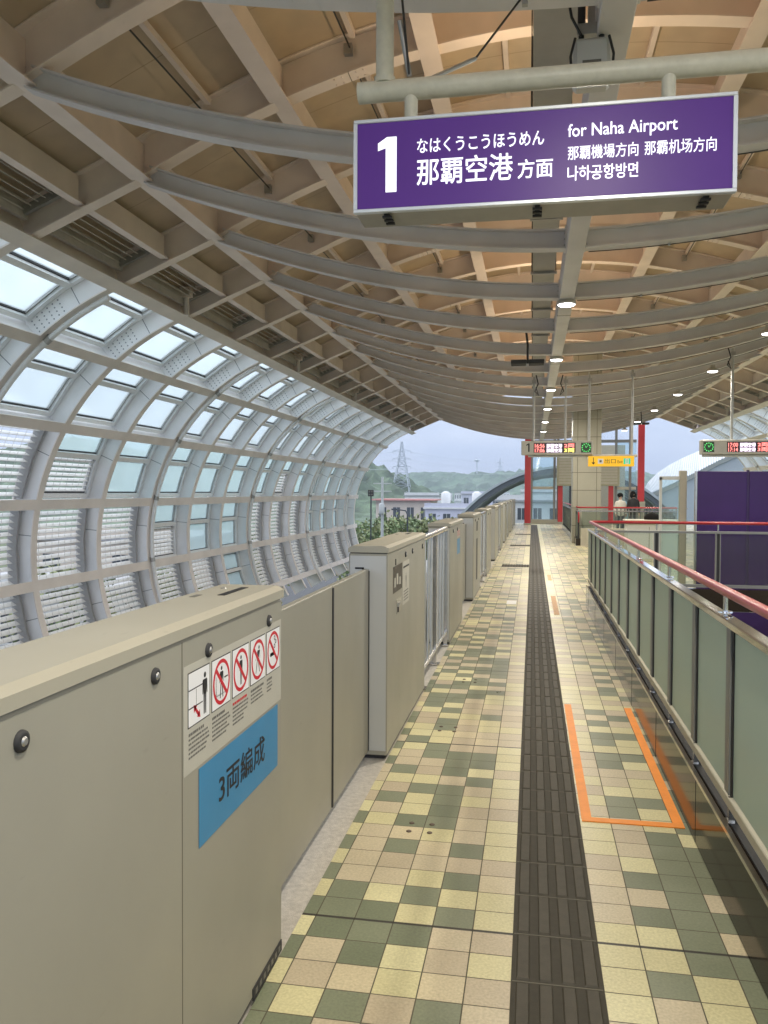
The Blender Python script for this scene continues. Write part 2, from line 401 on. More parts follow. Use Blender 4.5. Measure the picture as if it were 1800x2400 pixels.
# ---------------------------------------------------------------- mesh builder
class MB:
    def __init__(s):
        s.v, s.f, s.mi, s.mats, s.sm = [], [], [], [], []

    def _m(s, m):
        m = MATS[m] if isinstance(m, str) else m
        if m not in s.mats: s.mats.append(m)
        return s.mats.index(m)

    def add(s, verts, faces, m, smooth=False):
        o = len(s.v); k = s._m(m)
        s.v.extend(tuple(v) for v in verts)
        for f in faces:
            s.f.append(tuple(i + o for i in f)); s.mi.append(k); s.sm.append(smooth)

    def box(s, x0, x1, y0, y1, z0, z1, m, ch=0.0):
        if ch <= 0:
            v = [(x0, y0, z0), (x1, y0, z0), (x1, y1, z0), (x0, y1, z0), (x0, y0, z1), (x1, y0, z1), (x1, y1, z1), (x0, y1, z1)]
            s.add(v, [(3, 2, 1, 0), (4, 5, 6, 7), (0, 1, 5, 4), (1, 2, 6, 5), (2, 3, 7, 6), (3, 0, 4, 7)], m)
            return
        # box with all twelve edges chamfered
        xs, ys, zs = (x0, x1), (y0, y1), (z0, z1)
        v = []
        idx = {}
        for i in (0, 1):
            for j in (0, 1):
                for k in (0, 1):
                    sx, sy, sz = (1 - 2 * i) * ch, (1 - 2 * j) * ch, (1 - 2 * k) * ch
                    for a in range(3):
                        p = [xs[i] + sx, ys[j] + sy, zs[k] + sz]
                        p[a] = (xs[i], ys[j], zs[k])[a]
                        idx[(i, j, k, a)] = len(v); v.append(tuple(p))
        f = []
        for a in range(3):
            b, c = [(1, 2), (2, 0), (0, 1)][a]
            for e in (0, 1):
                q = []
                for (p_, r_) in ((0, 0), (1, 0), (1, 1), (0, 1)):
                    t = [0, 0, 0]; t[a] = e; t[b] = p_; t[c] = r_
                    q.append(idx[(*t, a)])
                f.append(tuple(q if e else q[::-1]))
        for a in range(3):      # edge bevels: edge runs along axis a, between faces b and c
            b, c = [(1, 2), (2, 0), (0, 1)][a]
            for p_ in (0, 1):
                for r_ in (0, 1):
                    t0 = [0, 0, 0]; t0[b] = p_; t0[c] = r_; t1 = list(t0); t1[a] = 1
                    q = [idx[(*t0, b)], idx[(*t1, b)], idx[(*t1, c)], idx[(*t0, c)]]
                    f.append(tuple(q if p_ != r_ else q[::-1]))
        for i in (0, 1):
            for j in (0, 1):
                for k in (0, 1):
                    q = [idx[(i, j, k, a)] for a in range(3)]
                    f.append(tuple(q if (i + j + k) % 2 else q[::-1]))
        s.add(v, f, m)

    def bar(s, p0, p1, w, h, m, up=(0, 0, 1)):
        p0, p1 = Vector(p0), Vector(p1)
        d = (p1 - p0).normalized(); u = Vector(up)
        a = d.cross(u)
        if a.length < 1e-5: a = d.cross(Vector((1, 0, 0)))
        a.normalize(); b = a.cross(d).normalized()
        v = []
        for p in (p0, p1):
            for (i, j) in ((-1, -1), (1, -1), (1, 1), (-1, 1)):
                v.append(p + a * (i * w / 2) + b * (j * h / 2))
        s.add(v, [(3, 2, 1, 0), (4, 5, 6, 7), (0, 1, 5, 4), (1, 2, 6, 5), (2, 3, 7, 6), (3, 0, 4, 7)], m)

    def tube(s, pts, r, m, n=12, cap=True, closed=False):
        pts = [Vector(p) for p in pts]
        rs = r if isinstance(r, (list, tuple)) else [r] * len(pts)
        v, f = [], []
        prev = None
        for i, p in enumerate(pts):
            if i == 0: d = pts[1] - p
            elif i == len(pts) - 1: d = p - pts[i - 1]
            else: d = (pts[i + 1] - p).normalized() + (p - pts[i - 1]).normalized()
            d.normalize()
            if prev is None:
                a = d.cross(Vector((0, 0, 1)))
                if a.length < 1e-3: a = d.cross(Vector((1, 0, 0)))
            else:
                a = prev - d * prev.dot(d)
            a.normalize(); prev = a
            b = d.cross(a)
            for k in range(n):
                t = 2 * math.pi * k / n
                v.append(p + a * math.cos(t) * rs[i] + b * math.sin(t) * rs[i])
        for i in range(len(pts) - 1):
            for k in range(n):
                f.append((i * n + k, i * n + (k + 1) % n, (i + 1) * n + (k + 1) % n, (i + 1) * n + k))
        s.add(v, f, m, True)
        if cap:
            o = (len(pts) - 1) * n
            s.add([v[k] for k in range(n)], [tuple(range(n))[::-1]], m)
            s.add([v[o + k] for k in range(n)], [tuple(range(n))], m)

    def lathe(s, c, prof, m, n=20, axis='Z', smooth=True):
        v, f = [], []
        for (r, z) in prof:
            for k in range(n):
                t = 2 * math.pi * k / n
                if axis == 'Z': v.append((c[0] + r * math.cos(t), c[1] + r * math.sin(t), c[2] + z))
                elif axis == 'X': v.append((c[0] + z, c[1] + r * math.cos(t), c[2] + r * math.sin(t)))
                else: v.append((c[0] + r * math.cos(t), c[1] + z, c[2] - r * math.sin(t)))
        for i in range(len(prof) - 1):
            for k in range(n):
                f.append((i * n + k, i * n + (k + 1) % n, (i + 1) * n + (k + 1) % n, (i + 1) * n + k))
        s.add(v, f, m, smooth)
        s.add(v[:n], [tuple(range(n))[::-1]], m); s.add(v[-n:], [tuple(range(n))], m)

    def sweep(s, path, n0, n1, y0, y1, m, closed_ends=True, smooth=True):
        """path: list of ((x,z),(nx,nz)); rectangle between offsets n0..n1 along the normal and y0..y1"""
        v, f = [], []
        for (p, nn) in path:
            a = (p[0] + nn[0] * n0, p[1] + nn[1] * n0); b = (p[0] + nn[0] * n1, p[1] + nn[1] * n1)
            v += [(a[0], y0, a[1]), (a[0], y1, a[1]), (b[0], y1, b[1]), (b[0], y0, b[1])]
        for side in range(4):
            vv, ff = [], []
            for i in range(len(path)):
                vv += [v[i * 4 + side], v[i * 4 + (side + 1) % 4]]
            for i in range(len(path) - 1):
                ff.append((i * 2, i * 2 + 1, i * 2 + 3, i * 2 + 2))
            s.add(vv, ff, m, smooth)
        if closed_ends:
            s.add(v[:4], [(0, 1, 2, 3)], m); s.add(v[-4:], [(3, 2, 1, 0)], m)

    def poly_x(s, pts, x0, x1, m):
        """polygon in (y,z) extruded along x"""
        n = len(pts)
        v = [(x0, p[0], p[1]) for p in pts] + [(x1, p[0], p[1]) for p in pts]
        f = [tuple(range(n))[::-1], tuple(range(n, 2 * n))]
        f += [(i, (i + 1) % n, n + (i + 1) % n, n + i) for i in range(n)]
        s.add(v, f, m)

    def poly_y(s, pts, y0, y1, m):
        n = len(pts)
        v = [(p[0], y0, p[1]) for p in pts] + [(p[0], y1, p[1]) for p in pts]
        f = [tuple(range(n)), tuple(range(n, 2 * n))[::-1]]
        f += [(i, n + i, n + (i + 1) % n, (i + 1) % n) for i in range(n)]
        s.add(v, f, m)

    def mesh(s, name):
        me = bpy.data.meshes.new(name)
        me.from_pydata(s.v, [], s.f)
        for m in s.mats: me.materials.append(m)
        me.polygons.foreach_set('material_index', s.mi)
        me.polygons.foreach_set('use_smooth', s.sm)
        me.update()
        return me

    def build(s, name, parent=None, kind=None, loc=None, fix=True):
        me = s.mesh(name)
        if fix:
            import bmesh
            bm = bmesh.new(); bm.from_mesh(me)
            bmesh.ops.recalc_face_normals(bm, faces=bm.faces)
            bm.to_mesh(me); bm.free()
        o = bpy.data.objects.new(name, me)
        COL.objects.link(o)
        if parent: o.parent = parent
        if kind: o['kind'] = kind
        if loc: o.location = loc
        return o


def thing(name, label, cat, loc=(0, 0, 0), group=None, rz=0):
    o = bpy.data.objects.new(name, None)
    o.empty_display_size = .2
    COL.objects.link(o)
    o.location = loc; o.rotation_euler = (0, 0, rz)
    return tag(o, label, cat, group)


def tag(o, label, cat, group=None):
    o['label'] = label; o['category'] = cat; o['kind'] = 'thing'
    if group: o['group'] = group
    return o


KIDS = {}


def copy_thing(root, label, loc=None, rz=None):
    """copy of a thing with copies of its parts and their sub-parts"""
    def cp(o, par):
        c = o.copy(); COL.objects.link(c)
        if par: c.parent = par
        for ch in list(o.children): cp(ch, c)
        return c
    r = cp(root, None)
    r['label'] = label
    if loc is not None: r.location = loc
    if rz is not None: r.rotation_euler = (0, 0, rz)
    return r


# lettering: text curve -> mesh, fitted into a rectangle of a vertical plane
def text_verts(body, bold=0.0):
    cu = bpy.data.curves.new("lettering_tmp", 'FONT')
    cu.body = body; cu.size = 1.0; cu.offset = bold
    cu.resolution_u = 3
    o = bpy.data.objects.new("lettering_tmp", cu)
    COL.objects.link(o)
    bpy.context.view_layer.update()
    dg = bpy.context.evaluated_depsgraph_get()
    me = bpy.data.meshes.new_from_object(o.evaluated_get(dg))
    v = [tuple(x.co) for x in me.vertices]; f = [tuple(p.vertices) for p in me.polygons]
    bpy.data.objects.remove(o); bpy.data.curves.remove(cu); bpy.data.meshes.remove(me)
    return v, f


def put_text(mb, body, a0, a1, z0, z1, fn, m, bold=0.0, shift=None):
    """a: along-plane coordinate, z: height; fn(a,z)->world point; bold strokes are the outline laid down again, shifted
    and a hair lower"""
    v, f = text_verts(body, 0.004 if bold else 0.0)
    if not v: return
    if bold and shift:
        h = (z1 - z0)
        for i, (da, dz) in enumerate(((1, .5), (-1, -.5), (.5, -1), (-.5, 1))):
            sh = Vector(shift) * (i + 1)
            put_text(mb, body, a0 + da * bold * h, a1 + da * bold * h, z0 + dz * bold * h, z1 + dz * bold * h,
                     lambda a, z, sh=sh: tuple(Vector(fn(a, z)) + sh), m)
    x0, x1 = min(p[0] for p in v), max(p[0] for p in v)
    y0, y1 = min(p[1] for p in v), max(p[1] for p in v)
    mb.add([fn(a0 + (p[0] - x0) / (x1 - x0) * (a1 - a0), z0 + (p[1] - y0) / (y1 - y0) * (z1 - z0)) for p in v], f, m)


# ================================================================= SETTING
PY0, PY1 = -3.0, 44.0
b = MB()
b.box(EDGE_L, .86, PY0, 12.0, -.5, 0, 'platform_tiles')
b.box(EDGE_L, 9.0, 12.0, PY1, -.5, 0, 'platform_tiles')
b.build('platform_floor', kind='structure')
b = MB()
b.box(-1.14, EDGE_L - .002, PY0, PY1, -.45, -.006, 'sill_plate')
for i in range(int((PY1 - PY0) / .06)):          # ribbed nosing of the door sill
    pass
b.build('platform_edge', kind='structure')

# tactile guidance strip: base sheet + raised bars, tile by tile
b = MB()
b.box(STRIP_L, STRIP_R, PY0, 42.0, -.002, .004, 'tactile')
y = 3.04 - .3 * 20
while y < 41.7:
    for i in range(4):
        xc = STRIP_L + .0375 + .075 * i
        h = .009
        v = [(xc - .023, y + .010, .004), (xc + .023, y + .010, .004), (xc + .023, y + .290, .004), (xc - .023, y + .290, .004),
             (xc - .018, y + .016, h), (xc + .018, y + .016, h), (xc + .018, y + .284, h), (xc - .018, y + .284, h)]
        b.add(v, [(4, 5, 6, 7), (0, 1, 5, 4), (1, 2, 6, 5), (2, 3, 7, 6), (3, 0, 4, 7)], 'tactile_bar')
    b.box(STRIP_L + .003, STRIP_R - .003, y - .0025, y + .0025, .003, .0048, 'joint_dark')
    y += .3
b.build('tactile_path', kind='structure')
for dy in (18.5, 25.6, 32.5):                    # warning blocks in front of the farther doors
    b = MB()
    b.box(-.655, STRIP_L - .004, dy - .3, dy + .3, -.002, .004, 'tactile')
    for i in range(10):
        for j in range(10):
            cx, cy = -.655 + .03 + i * .06, dy - .27 + j * .06
            b.lathe((cx, cy, .004), [(.016, 0), (.010, .005)], 'tactile_bar', n=6)
    b.build('tactile_path', kind='structure')

# ground, road and track level below the platform
b = MB()
b.box(-900, 900, -300, 1000, -10.4, -10, 'grass')
b.build('ground', kind='structure')
b = MB()
b.box(-60, -13, -120, 400, -9.994, -9.97, 'asphalt')
b.box(-200, 200, 60, 70, -9.990, -9.966, 'asphalt')
b.build('road', kind='structure')
b = MB()
b.box(-7.9, -1.15, PY0, 46, -2.6, -2.2, 'concrete')
b.build('track_deck', kind='structure')
b = MB()
b.box(-3.35, -2.5, PY0 - 6, 120, -2.195, -.95, 'concrete', ch=.04)
tag(b.build('monorail_beam'), 'grey concrete monorail beam lying beyond the platform gates', 'track beam')

# hills (height-field sheets with a bumpy canopy)
def hill(name, x0, x1, y0, y1, nx, ny, fn, m, rough_amp, seed):
    rnd = random.Random(seed)
    v, f = [], []
    for j in range(ny + 1):
        for i in range(nx + 1):
            x = x0 + (x1 - x0) * i / nx; y = y0 + (y1 - y0) * j / ny
            z = fn(x, y)
            z += (rnd.random() ** 2) * rough_amp * min(1, max(0, (z + 9) / 6))
            v.append((x, y, z))
    for j in range(ny):
        for i in range(nx):
            a = j * (nx + 1) + i
            f.append((a, a + 1, a + nx + 2, a + nx + 1))
    q = MB(); q.add(v, f, m)
    return q.build(name, kind='structure', fix=False)


hill('hill', -420, 300, 560, 900, 150, 50,
     lambda x, y: -10 + 33 * math.exp(-((y - 760) / 120) ** 2) * (0.62 + .30 * math.exp(-((x + 20) / 130) ** 2) + .1 * math.sin(x / 47) + .05 * math.sin(x / 19)),
     'hill_wood_far', 5.0, 3)
hill('hill', -260, 20, 200, 400, 110, 60,
     lambda x, y: -10 + 29 * math.exp(-((y - 320) / 60) ** 2) * (1 / (1 + math.exp((x + 50) / 15))) * (1 + .08 * math.sin(x / 11)),
     'hill_wood', 3.2, 5)

# ================================================================= ROOF
CX, WL, WR = .42, 4.85, 5.30
Y0, DY = 6.68, 2.25
FR = list(range(-4, 16))
yk = lambda k: Y0 + DY * k
TIE_L, TIE_R = (-5.90, 4.59), (7.45, 4.57)
WCL = (-4.37, .45); WRAD = 4.43
WCR = (TIE_R[0] + (TIE_L[0] - WCL[0]), .45)


def tx(x): return (x - CX) / (WL if x < CX else WR)
def arch(x): return 6.5 - 1.3 * tx(x) ** 2
def sag(x): return 4.18 + .98 * abs(tx(x)) ** 1.9


def path_fn(fn, x0, x1, n):
    out = []
    for i in range(n + 1):
        x = x0 + (x1 - x0) * i / n
        e = .01
        s = (fn(x + e) - fn(x - e)) / (2 * e)
        L = math.hypot(1, s)
        out.append(((x, fn(x)), (-s / L, 1 / L)))
    return out


PK_L, PK_R = CX - WL, CX + WR


def line_path(p, q, n=1):
    dx, dz = q[0] - p[0], q[1] - p[1]; L = math.hypot(dx, dz)
    nn = (-dz / L, dx / L)
    if nn[1] < 0: nn = (-nn[0], -nn[1])
    return [((p[0] + dx * i / n, p[1] + dz * i / n), nn) for i in range(n + 1)]


roof = thing('station_roof', 'beige lattice platform roof of sagging beams and arched rafters above the platform', 'roof')


def ibeam(mb, path, y, d, wf, m, tf=.018, tw=.014):
    mb.sweep(path, 0, tf, y - wf / 2, y + wf / 2, m)
    mb.sweep(path, tf, d - tf, y - tw / 2, y + tw / 2, m, closed_ends=False)
    mb.sweep(path, d - tf, d, y - wf / 2, y + wf / 2, m)


arch_path = path_fn(arch, PK_L, PK_R, 36)
rl = line_path(TIE_L, (PK_L, 5.2)); rr = line_path((PK_R, 5.2), TIE_R)
for k in FR:
    yy = yk(k)
    for sx in (-1, 1):      # left and right beam, each with a bolted end plate at the centre box
        m_ = MB()
        ibeam(m_, path_fn(sag, PK_L + .03, CX - .10, 22) if sx < 0 else path_fn(sag, CX + .10, PK_R - .03, 22), yy, .205, .15, 'steel_paint')
        m_.box(CX + sx * .10 - .008, CX + sx * .10 + .008, yy - .08, yy + .08, 4.17, 4.42, 'steel_paint')
        for bz in (4.22, 4.28, 4.34):
            for by in (-.05, .05): m_.lathe((CX + sx * .108, yy + by, bz), [(.012, 0), (.010, sx * .010)], 'galv', n=6, axis='X')
        m_.build('sag_beam', roof)
    m_ = MB()           # conduit clipped to the web, with saddles
    cp = [(p[0] + nn[0] * -.014, yy + .05, p[1] + nn[1] * -.014) for p, nn in path_fn(sag, CX + .14, PK_R - .3, 18)]
    m_.tube(cp, .0055, 'wire_dark', n=6)
    for p in cp[3::5]: m_.box(p[0] - .012, p[0] + .012, yy + .035, yy + .065, p[2] - .012, p[2] + .016, 'galv')
    m_.build('conduit', roof)
    m_ = MB(); ibeam(m_, arch_path, yy, .42, .20, 'rafter_paint')
    for off in (-.50, .50):
        xx = CX + off * (WL if off < 0 else WR)
        for dx in (-.16, -.08, .08, .16):
            for dy in (-.06, .06): m_.lathe((xx + dx, yy + dy, arch(xx + dx) - .002), [(.014, 0), (.012, -.012)], 'rafter_paint', n=6)
        m_.box(xx - .0025, xx + .0025, yy - .1005, yy + .1005, arch(xx) - .006, arch(xx) + .01, 'joint_dark')
    m_.build('arch_rafter', roof)
    for pth in (rl, rr):
        m_ = MB(); ibeam(m_, pth, yy, .42, .17, 'rafter_paint'); m_.build('eave_rafter', roof)

# longitudinal purlins, cut between frames (their bottom flange sits 3 mm under the rafters')
YA, YB = yk(FR[0]) - .6, yk(FR[-1]) + .35
for off in (-1.0, -.66, -.32, .34, .67, 1.0):
    x = CX + off * (WL if off < 0 else WR)
    z = arch(x)
    m_ = MB()
    m_.box(x - .11, x + .11, YA, YB, z - .022, z - .003, 'rafter_paint')
    for k in FR[:-1]:
        m_.box(x - .008, x + .008, yk(k) + .012, yk(k + 1) - .012, z - .003, z + .40, 'rafter_paint')
    m_.build('purlin', roof)
for x, z in ((-5.2, 4.92), (6.6, 4.92)):
    m_ = MB()
    m_.box(x - .06, x + .06, YA, YB, z + .02, z + .04, 'rafter_paint')
    for k in FR[:-1]:
        m_.box(x - .01, x + .01, yk(k) + .1, yk(k + 1) - .1, z + .04, z + .34, 'rafter_paint')
    m_.build('purlin', roof)

# roof sheet over everything (two shells: lower face tan sheets)
m_ = MB()
for nlo, nhi, mm in ((.425, .445, 'roof_sheet'),):
    m_.sweep(arch_path, nlo, nhi, YA, YB, mm)
m_.sweep(rl, .425, .445, YA, YB, 'roof_sheet'); m_.sweep(rr, .425, .445, YA, YB, 'roof_sheet')
m_.build('roof_sheet', roof)
# thin secondary sheet purlins and dark bracing rods under the sheet
for off in (-.83, -.49, -.16, .17, .5, .83):
    m_ = MB()
    x = CX + off * (WL if off < 0 else WR)
    for k in FR[:-1]:
        m_.box(x - .03, x + .03, yk(k) + .10, yk(k + 1) - .10, arch(x) + .345, arch(x) + .415, 'rafter_paint')
    m_.build('sheet_purlin', roof)
rj = random.Random(4)
for k in FR[:-1]:
    for (o0, o1) in ((-1, -.66), (-.66, -.32), (.34, .67), (.67, 1)):
        xa = CX + o0 * (WL if o0 < 0 else WR); xb = CX + o1 * (WL if o1 < 0 else WR)
        xm = xa + (xb - xa) * .45
        m_ = MB()
        m_.tube([(xm, yk(k) + .02, arch(xm) + .30), (xm + .05, yk(k + 1) - .02, arch(xm) + .28)], .010, 'wire_dark', n=6)
        m_.box(xm - .02, xm + .07, yk(k + 1) - .09, yk(k + 1) - .02, arch(xm) + .22, arch(xm) + .33, 'galv')
        m_.build('brace_rod', roof)
# eave: ventilation louvres between tie and ridge, plus flat lining panels
for side in (0, 1):
    for k in FR[:-1]:
        ya, yb = yk(k) + .12, yk(k + 1) - .12
        m_ = MB()
        if side == 0: A, B_ = (-5.82, 4.80), (-5.27, 5.03)
        else: A, B_ = (7.37, 4.78), (6.68, 5.05)
        for i in range(7):
            t = i / 6
            x = A[0] + (B_[0] - A[0]) * t; z = A[1] + (B_[1] - A[1]) * t + .08
            m_.bar((x, ya + .14, z), (x, yb - .14, z), .085, .012, 'louvre_dark', up=(.5 if side == 0 else -.5, 0, 1))
        for yy in (ya + .08, yb - .08):
            m_.bar((A[0], yy, A[1] + .06), (B_[0], yy, B_[1] + .06), .06, .09, 'galv')
        m_.box(A[0] - .06, A[0] + .0, ya, yb, A[1] - .02, A[1] + .20, 'louvre_dark')
        m_.build('louvre_panel', roof)
# ties: long beams over the head of the glazed walls
for (px, pz), sg in ((TIE_L, -1), (TIE_R, 1)):
    m_ = MB()
    nx, nz_ = (sg * .36, .93)
    m_.bar((px, YA, pz - .03), (px, YB + .5, pz - .03), .24, .022, 'wall_paint', up=(nx, 0, nz_))
    m_.bar((px + sg * .13, YA, pz + .19), (px + sg * .13, YB + .3, pz + .19), .03, .40, 'rafter_paint')
    m_.build('eave_tie', roof)
    for k in FR[1::3]:
        m_ = MB()
        yy = yk(k) - .02
        m_.box(px - sg * .14 - .03, px - sg * .14 + .03, yy - .25 - .03, yy - .25 + .03, pz, pz + .30, 'wall_paint')
        m_.box(px - sg * .14 - .09, px - sg * .14 + .09, yy - .34, yy - .16, pz + .30, pz + .46, 'rafter_paint')
        m_.build('stanchion', roof)
# centre box beam
m_ = MB()
m_.box(CX - .092, CX + .092, YA, YB - .2, 4.155, 4.47, 'steel_paint', ch=.006)
for k in FR[::2]:
    m_.box(CX - .095, CX + .095, yk(k) + .9, yk(k) + .908, 4.151, 4.473, 'joint_dark')
m_.build('centre_beam', roof)

# cable tray above the sagging beams
tr = thing('cable_tray', 'long flat grey cable tray running over the sagging beams left of the centre beam', 'cable tray')
m_ = MB()
m_.box(-.02, .27, YA, YB - .5, 4.62, 4.635, 'tray_grey')
m_.box(-.02, -.005, YA, YB - .5, 4.635, 4.70, 'tray_grey'); m_.box(.255, .27, YA, YB - .5, 4.635, 4.70, 'tray_grey')
m_.build('tray', tr)
for k in FR:
    m_ = MB()
    for x in (-.035, .285):
        m_.tube([(x, yk(k) + .25, 4.60), (x, yk(k) + .25, arch(x) + .42)], .006, 'wire_dark', n=6)
    m_.box(-.05, .30, yk(k) + .23, yk(k) + .27, 4.585, 4.618, 'galv')
    m_.build('hanger', tr)
m_ = MB()
for i in range(5):
    x = .02 + .045 * i
    pts = [(x + .012 * math.sin(j * 1.7 + i), YA + 1 + j * .9, 4.655) for j in range(46)]
    m_.tube(pts, .010, 'cable_black', n=6)
m_.build('cable', tr)

# ================================================================= SIDE WALLS
ANG = [69, 50, 31, 12, -7, -26]


def louvred(k, row, half):
    """which half-cells hold slats instead of frosted glass (row 0 at the top)"""
    if row <= 1: return False
    if row == 2: return k <= 2 or (k in (3, 9) and half == 1)
    if row == 3: return k <= 4 or (k == 5 and half == 1) or k in (8, 9, 10)
    if row == 4: return k <= 6 or k >= 8
    return True


def wall(side, ks, rows, name, label):
    root = thing(name, label, 'curved wall')
    cx, cz = WCL if side < 0 else WCR
    P = lambda a, n, y: (cx + side * (WRAD + n) * math.cos(R(a)), y, cz + (WRAD + n) * math.sin(R(a)))
    a_top, a_bot = ANG[0] - .5, ANG[rows] - 6
    rib_path = []
    N = 44
    for i in range(N + 1):
        a = a_top + (a_bot - a_top) * i / N
        rib_path.append(((cx + side * WRAD * math.cos(R(a)), cz + WRAD * math.sin(R(a))), (side * math.cos(R(a)), math.sin(R(a)))))
    DEP = .46
    for k in ks + [ks[-1] + 1]:
        yy = yk(k)
        m_ = MB()
        m_.sweep(rib_path, 0, .02, yy - .085, yy + .085, 'wall_paint')
        m_.sweep(rib_path, .02, DEP, yy - .010, yy + .010, 'web_paint', closed_ends=False)
        m_.sweep(rib_path, DEP, DEP + .03, yy - .07, yy + .07, 'wall_paint')
        for r_ in range(4):          # rows of small holes in the web near the top
            for c_ in range(6):
                a = 57.5 - c_ * 1.25; n = .10 + r_ * .065
                rr_ = .013
                vv = []
                for q in range(8):
                    t = q * math.pi / 4
                    vv.append(P(a + math.degrees(rr_ * math.cos(t) / WRAD), n + rr_ * math.sin(t), yy - .0125))
                m_.add(vv, [tuple(range(8))], 'hole_dark')
        for a in (60.8, 42.6, 23.6, 4.6, -14.4):     # splice lines on the web
            m_.add([P(a - .08, .02, yy - .012), P(a + .08, .02, yy - .012), P(a + .08, DEP, yy - .012), P(a - .08, DEP, yy - .012)], [(0, 1, 2, 3)], 'hole_dark')
        m_.build('rib', root)
        if (k - 2) % 3 == 0:
            m_ = MB()
            pts = [P(a_top - 2 + (a_bot - a_top + 2) * i / 30, -.07, yy + .02) for i in range(31)]
            m_.tube(pts, .045, 'alu_white', n=10)
            for a in (52, 33, 14, -5):
                m_.tube([P(a, -.07, yy + .02), P(a - 1.2, -.07, yy + .02)], .056, 'galv', n=10)
                m_.bar(P(a, -.04, yy + .02), P(a, 0.0, yy + .02), .03, .03, 'galv')
            m_.build('drain_pipe', root)
    ya, yb = yk(ks[0]) - .3, yk(ks[-1] + 1) + .55
    for r_, a in enumerate(ANG[1:rows + 1]):
        m_ = MB()
        n0 = Vector((side * math.cos(R(a)), 0, math.sin(R(a))))
        # inner flange (2 mm proud of the ribs), radial web plate between ribs
        m_.bar(P(a, .006, ya), P(a, .006, yb), .19, .016, 'wall_paint', up=n0)
        for k in ks:
            m_.bar(P(a, .225, yk(k) + .012), P(a, .225, yk(k + 1) - .012), .016, .40, 'web_paint', up=n0)
        m_.build('rail', root)
    for k in ks:
        ya_, yb_ = yk(k) + .02, yk(k + 1) - .02
        for r_ in range(rows):
            a1, a0 = ANG[r_] - 1.0, ANG[r_ + 1] + .6
            am = a1 - (a1 - a0) * .40
            fm = MB()
            fw = 1.15
            nf0, nf1 = .34, .44
            hl = [louvred(k, r_, 0), louvred(k, r_, 1)]
            def ring(aa, ab, n0_, n1_, yc, yd, m):
                pts = []
                for i in range(3):
                    a = aa + (ab - aa) * i / 2
                    pts.append(((cx + side * WRAD * math.cos(R(a)), cz + WRAD * math.sin(R(a))), (side * math.cos(R(a)), math.sin(R(a)))))
                fm.sweep(pts, n0_, n1_, yc, yd, m)
            if all(hl):      # slatted bay: only a thin outer frame and a black gasket along one side
                for (yc, yd, mm) in ((ya_, ya_ + .05, 'alu_white'), (yb_ - .05, yb_, 'alu_white'), (yb_ - .11, yb_ - .05, 'gasket')):
                    ring(a1, a0, .28 if mm == 'gasket' else .36, .46, yc, yd, mm)
            else:
                # stiles beside the ribs and rails at top, middle and bottom
                for (yc, yd) in ((ya_, ya_ + .10), (yb_ - .10, yb_)):
                    ring(a1, a0, nf0, nf1, yc, yd, 'alu_white')
                for (yc, yd) in ((ya_ + .10, ya_ + .13), (yb_ - .13, yb_ - .10)):
                    ring(a1, a0, nf0 + .05, nf1, yc, yd, 'galv')
                for (aa, ab) in ((a1, a1 - fw * .7), (am + fw * .55, am - fw * .55), (a0 + fw * .9, a0)):
                    ring(aa, ab, nf0 - .03, nf1, ya_ + .13, yb_ - .13, 'alu_white')
                for (aa, ab) in ((a1 - fw * .7, a1 - fw * .9), (am + fw * .75, am + fw * .55), (am - fw * .55, am - fw * .75), (a0 + fw * 1.1, a0 + fw * .9)):
                    ring(aa, ab, nf0 + .03, nf1, ya_ + .13, yb_ - .13, 'rubber')
            fo = fm.build('window' if not all(hl) else 'louvre_window', root)
            gm, lm = MB(), MB()
            for h, (aa, ab) in enumerate(((a1 - fw * .9, am + fw * .75), (am - fw * .75, a0 + fw * 1.1))):
                if not hl[h]:
                    pts = []
                    for i in range(4):
                        a = aa + (ab - aa) * i / 3
                        pts.append(((cx + side * WRAD * math.cos(R(a)), cz + WRAD * math.sin(R(a))), (side * math.cos(R(a)), math.sin(R(a)))))
                    vv = []
                    for (p, nn) in pts:
                        q = (p[0] + nn[0] * .41, p[1] + nn[1] * .41)
                        vv += [(q[0], ya_ + .12, q[1]), (q[0], yb_ - .12, q[1])]
                    gm = MB(); gm.add(vv, [(2 * i, 2 * i + 1, 2 * i + 3, 2 * i + 2) for i in range(3)], FROST if r_ <= 1 else FROST_LOW, True); gm.build('pane', fo, fix=False)
                else:
                    if all(hl): aa, ab = ((a1, am), (am, a0))[h]
                    ns = 5 if h == 0 else 7
                    e_ = .09 if all(hl) else .13
                    for i in range(ns):
                        a = aa + (ab - aa) * (i + .5) / ns
                        lm.bar(P(a, .39, ya_ + e_), P(a, .39, yb_ - e_), .115, .008, 'slat_grey', up=(-side * .62, 0, 1))
                    for yv in range(1, 10):
                        yy = ya_ + (yb_ - ya_) * yv / 10
                        ring2 = [P(aa, .36, yy), P((aa + ab) / 2, .36, yy), P(ab, .36, yy)]
                        lm.tube(ring2, .0035, 'galv', n=4, cap=False)
            if lm.v: lm.build('slats', fo)
    return root


wall(-1, list(range(-2, 15)), 5, 'glazed_side_wall', 'curved left wall of frosted windows and slatted louvres between pale ribs')
wall(1, list(range(5, 15)), 3, 'glazed_side_wall', 'curved right wall of frosted windows seen behind the board numbered 2')

# ================================================================= PLATFORM GATES
GX0, GX1 = -1.10, -.86          # back and front face
GH = 1.30


def knob(mb, y, z, x=GX1):
    mb.lathe((x, y, z), [(.020, 0), (.019, .006), (.014, .008)], 'rubber', n=16, axis='X')
    mb.lathe((x + .008, y, z), [(.009, 0), (.006, .003)], 'galv', n=12, axis='X')


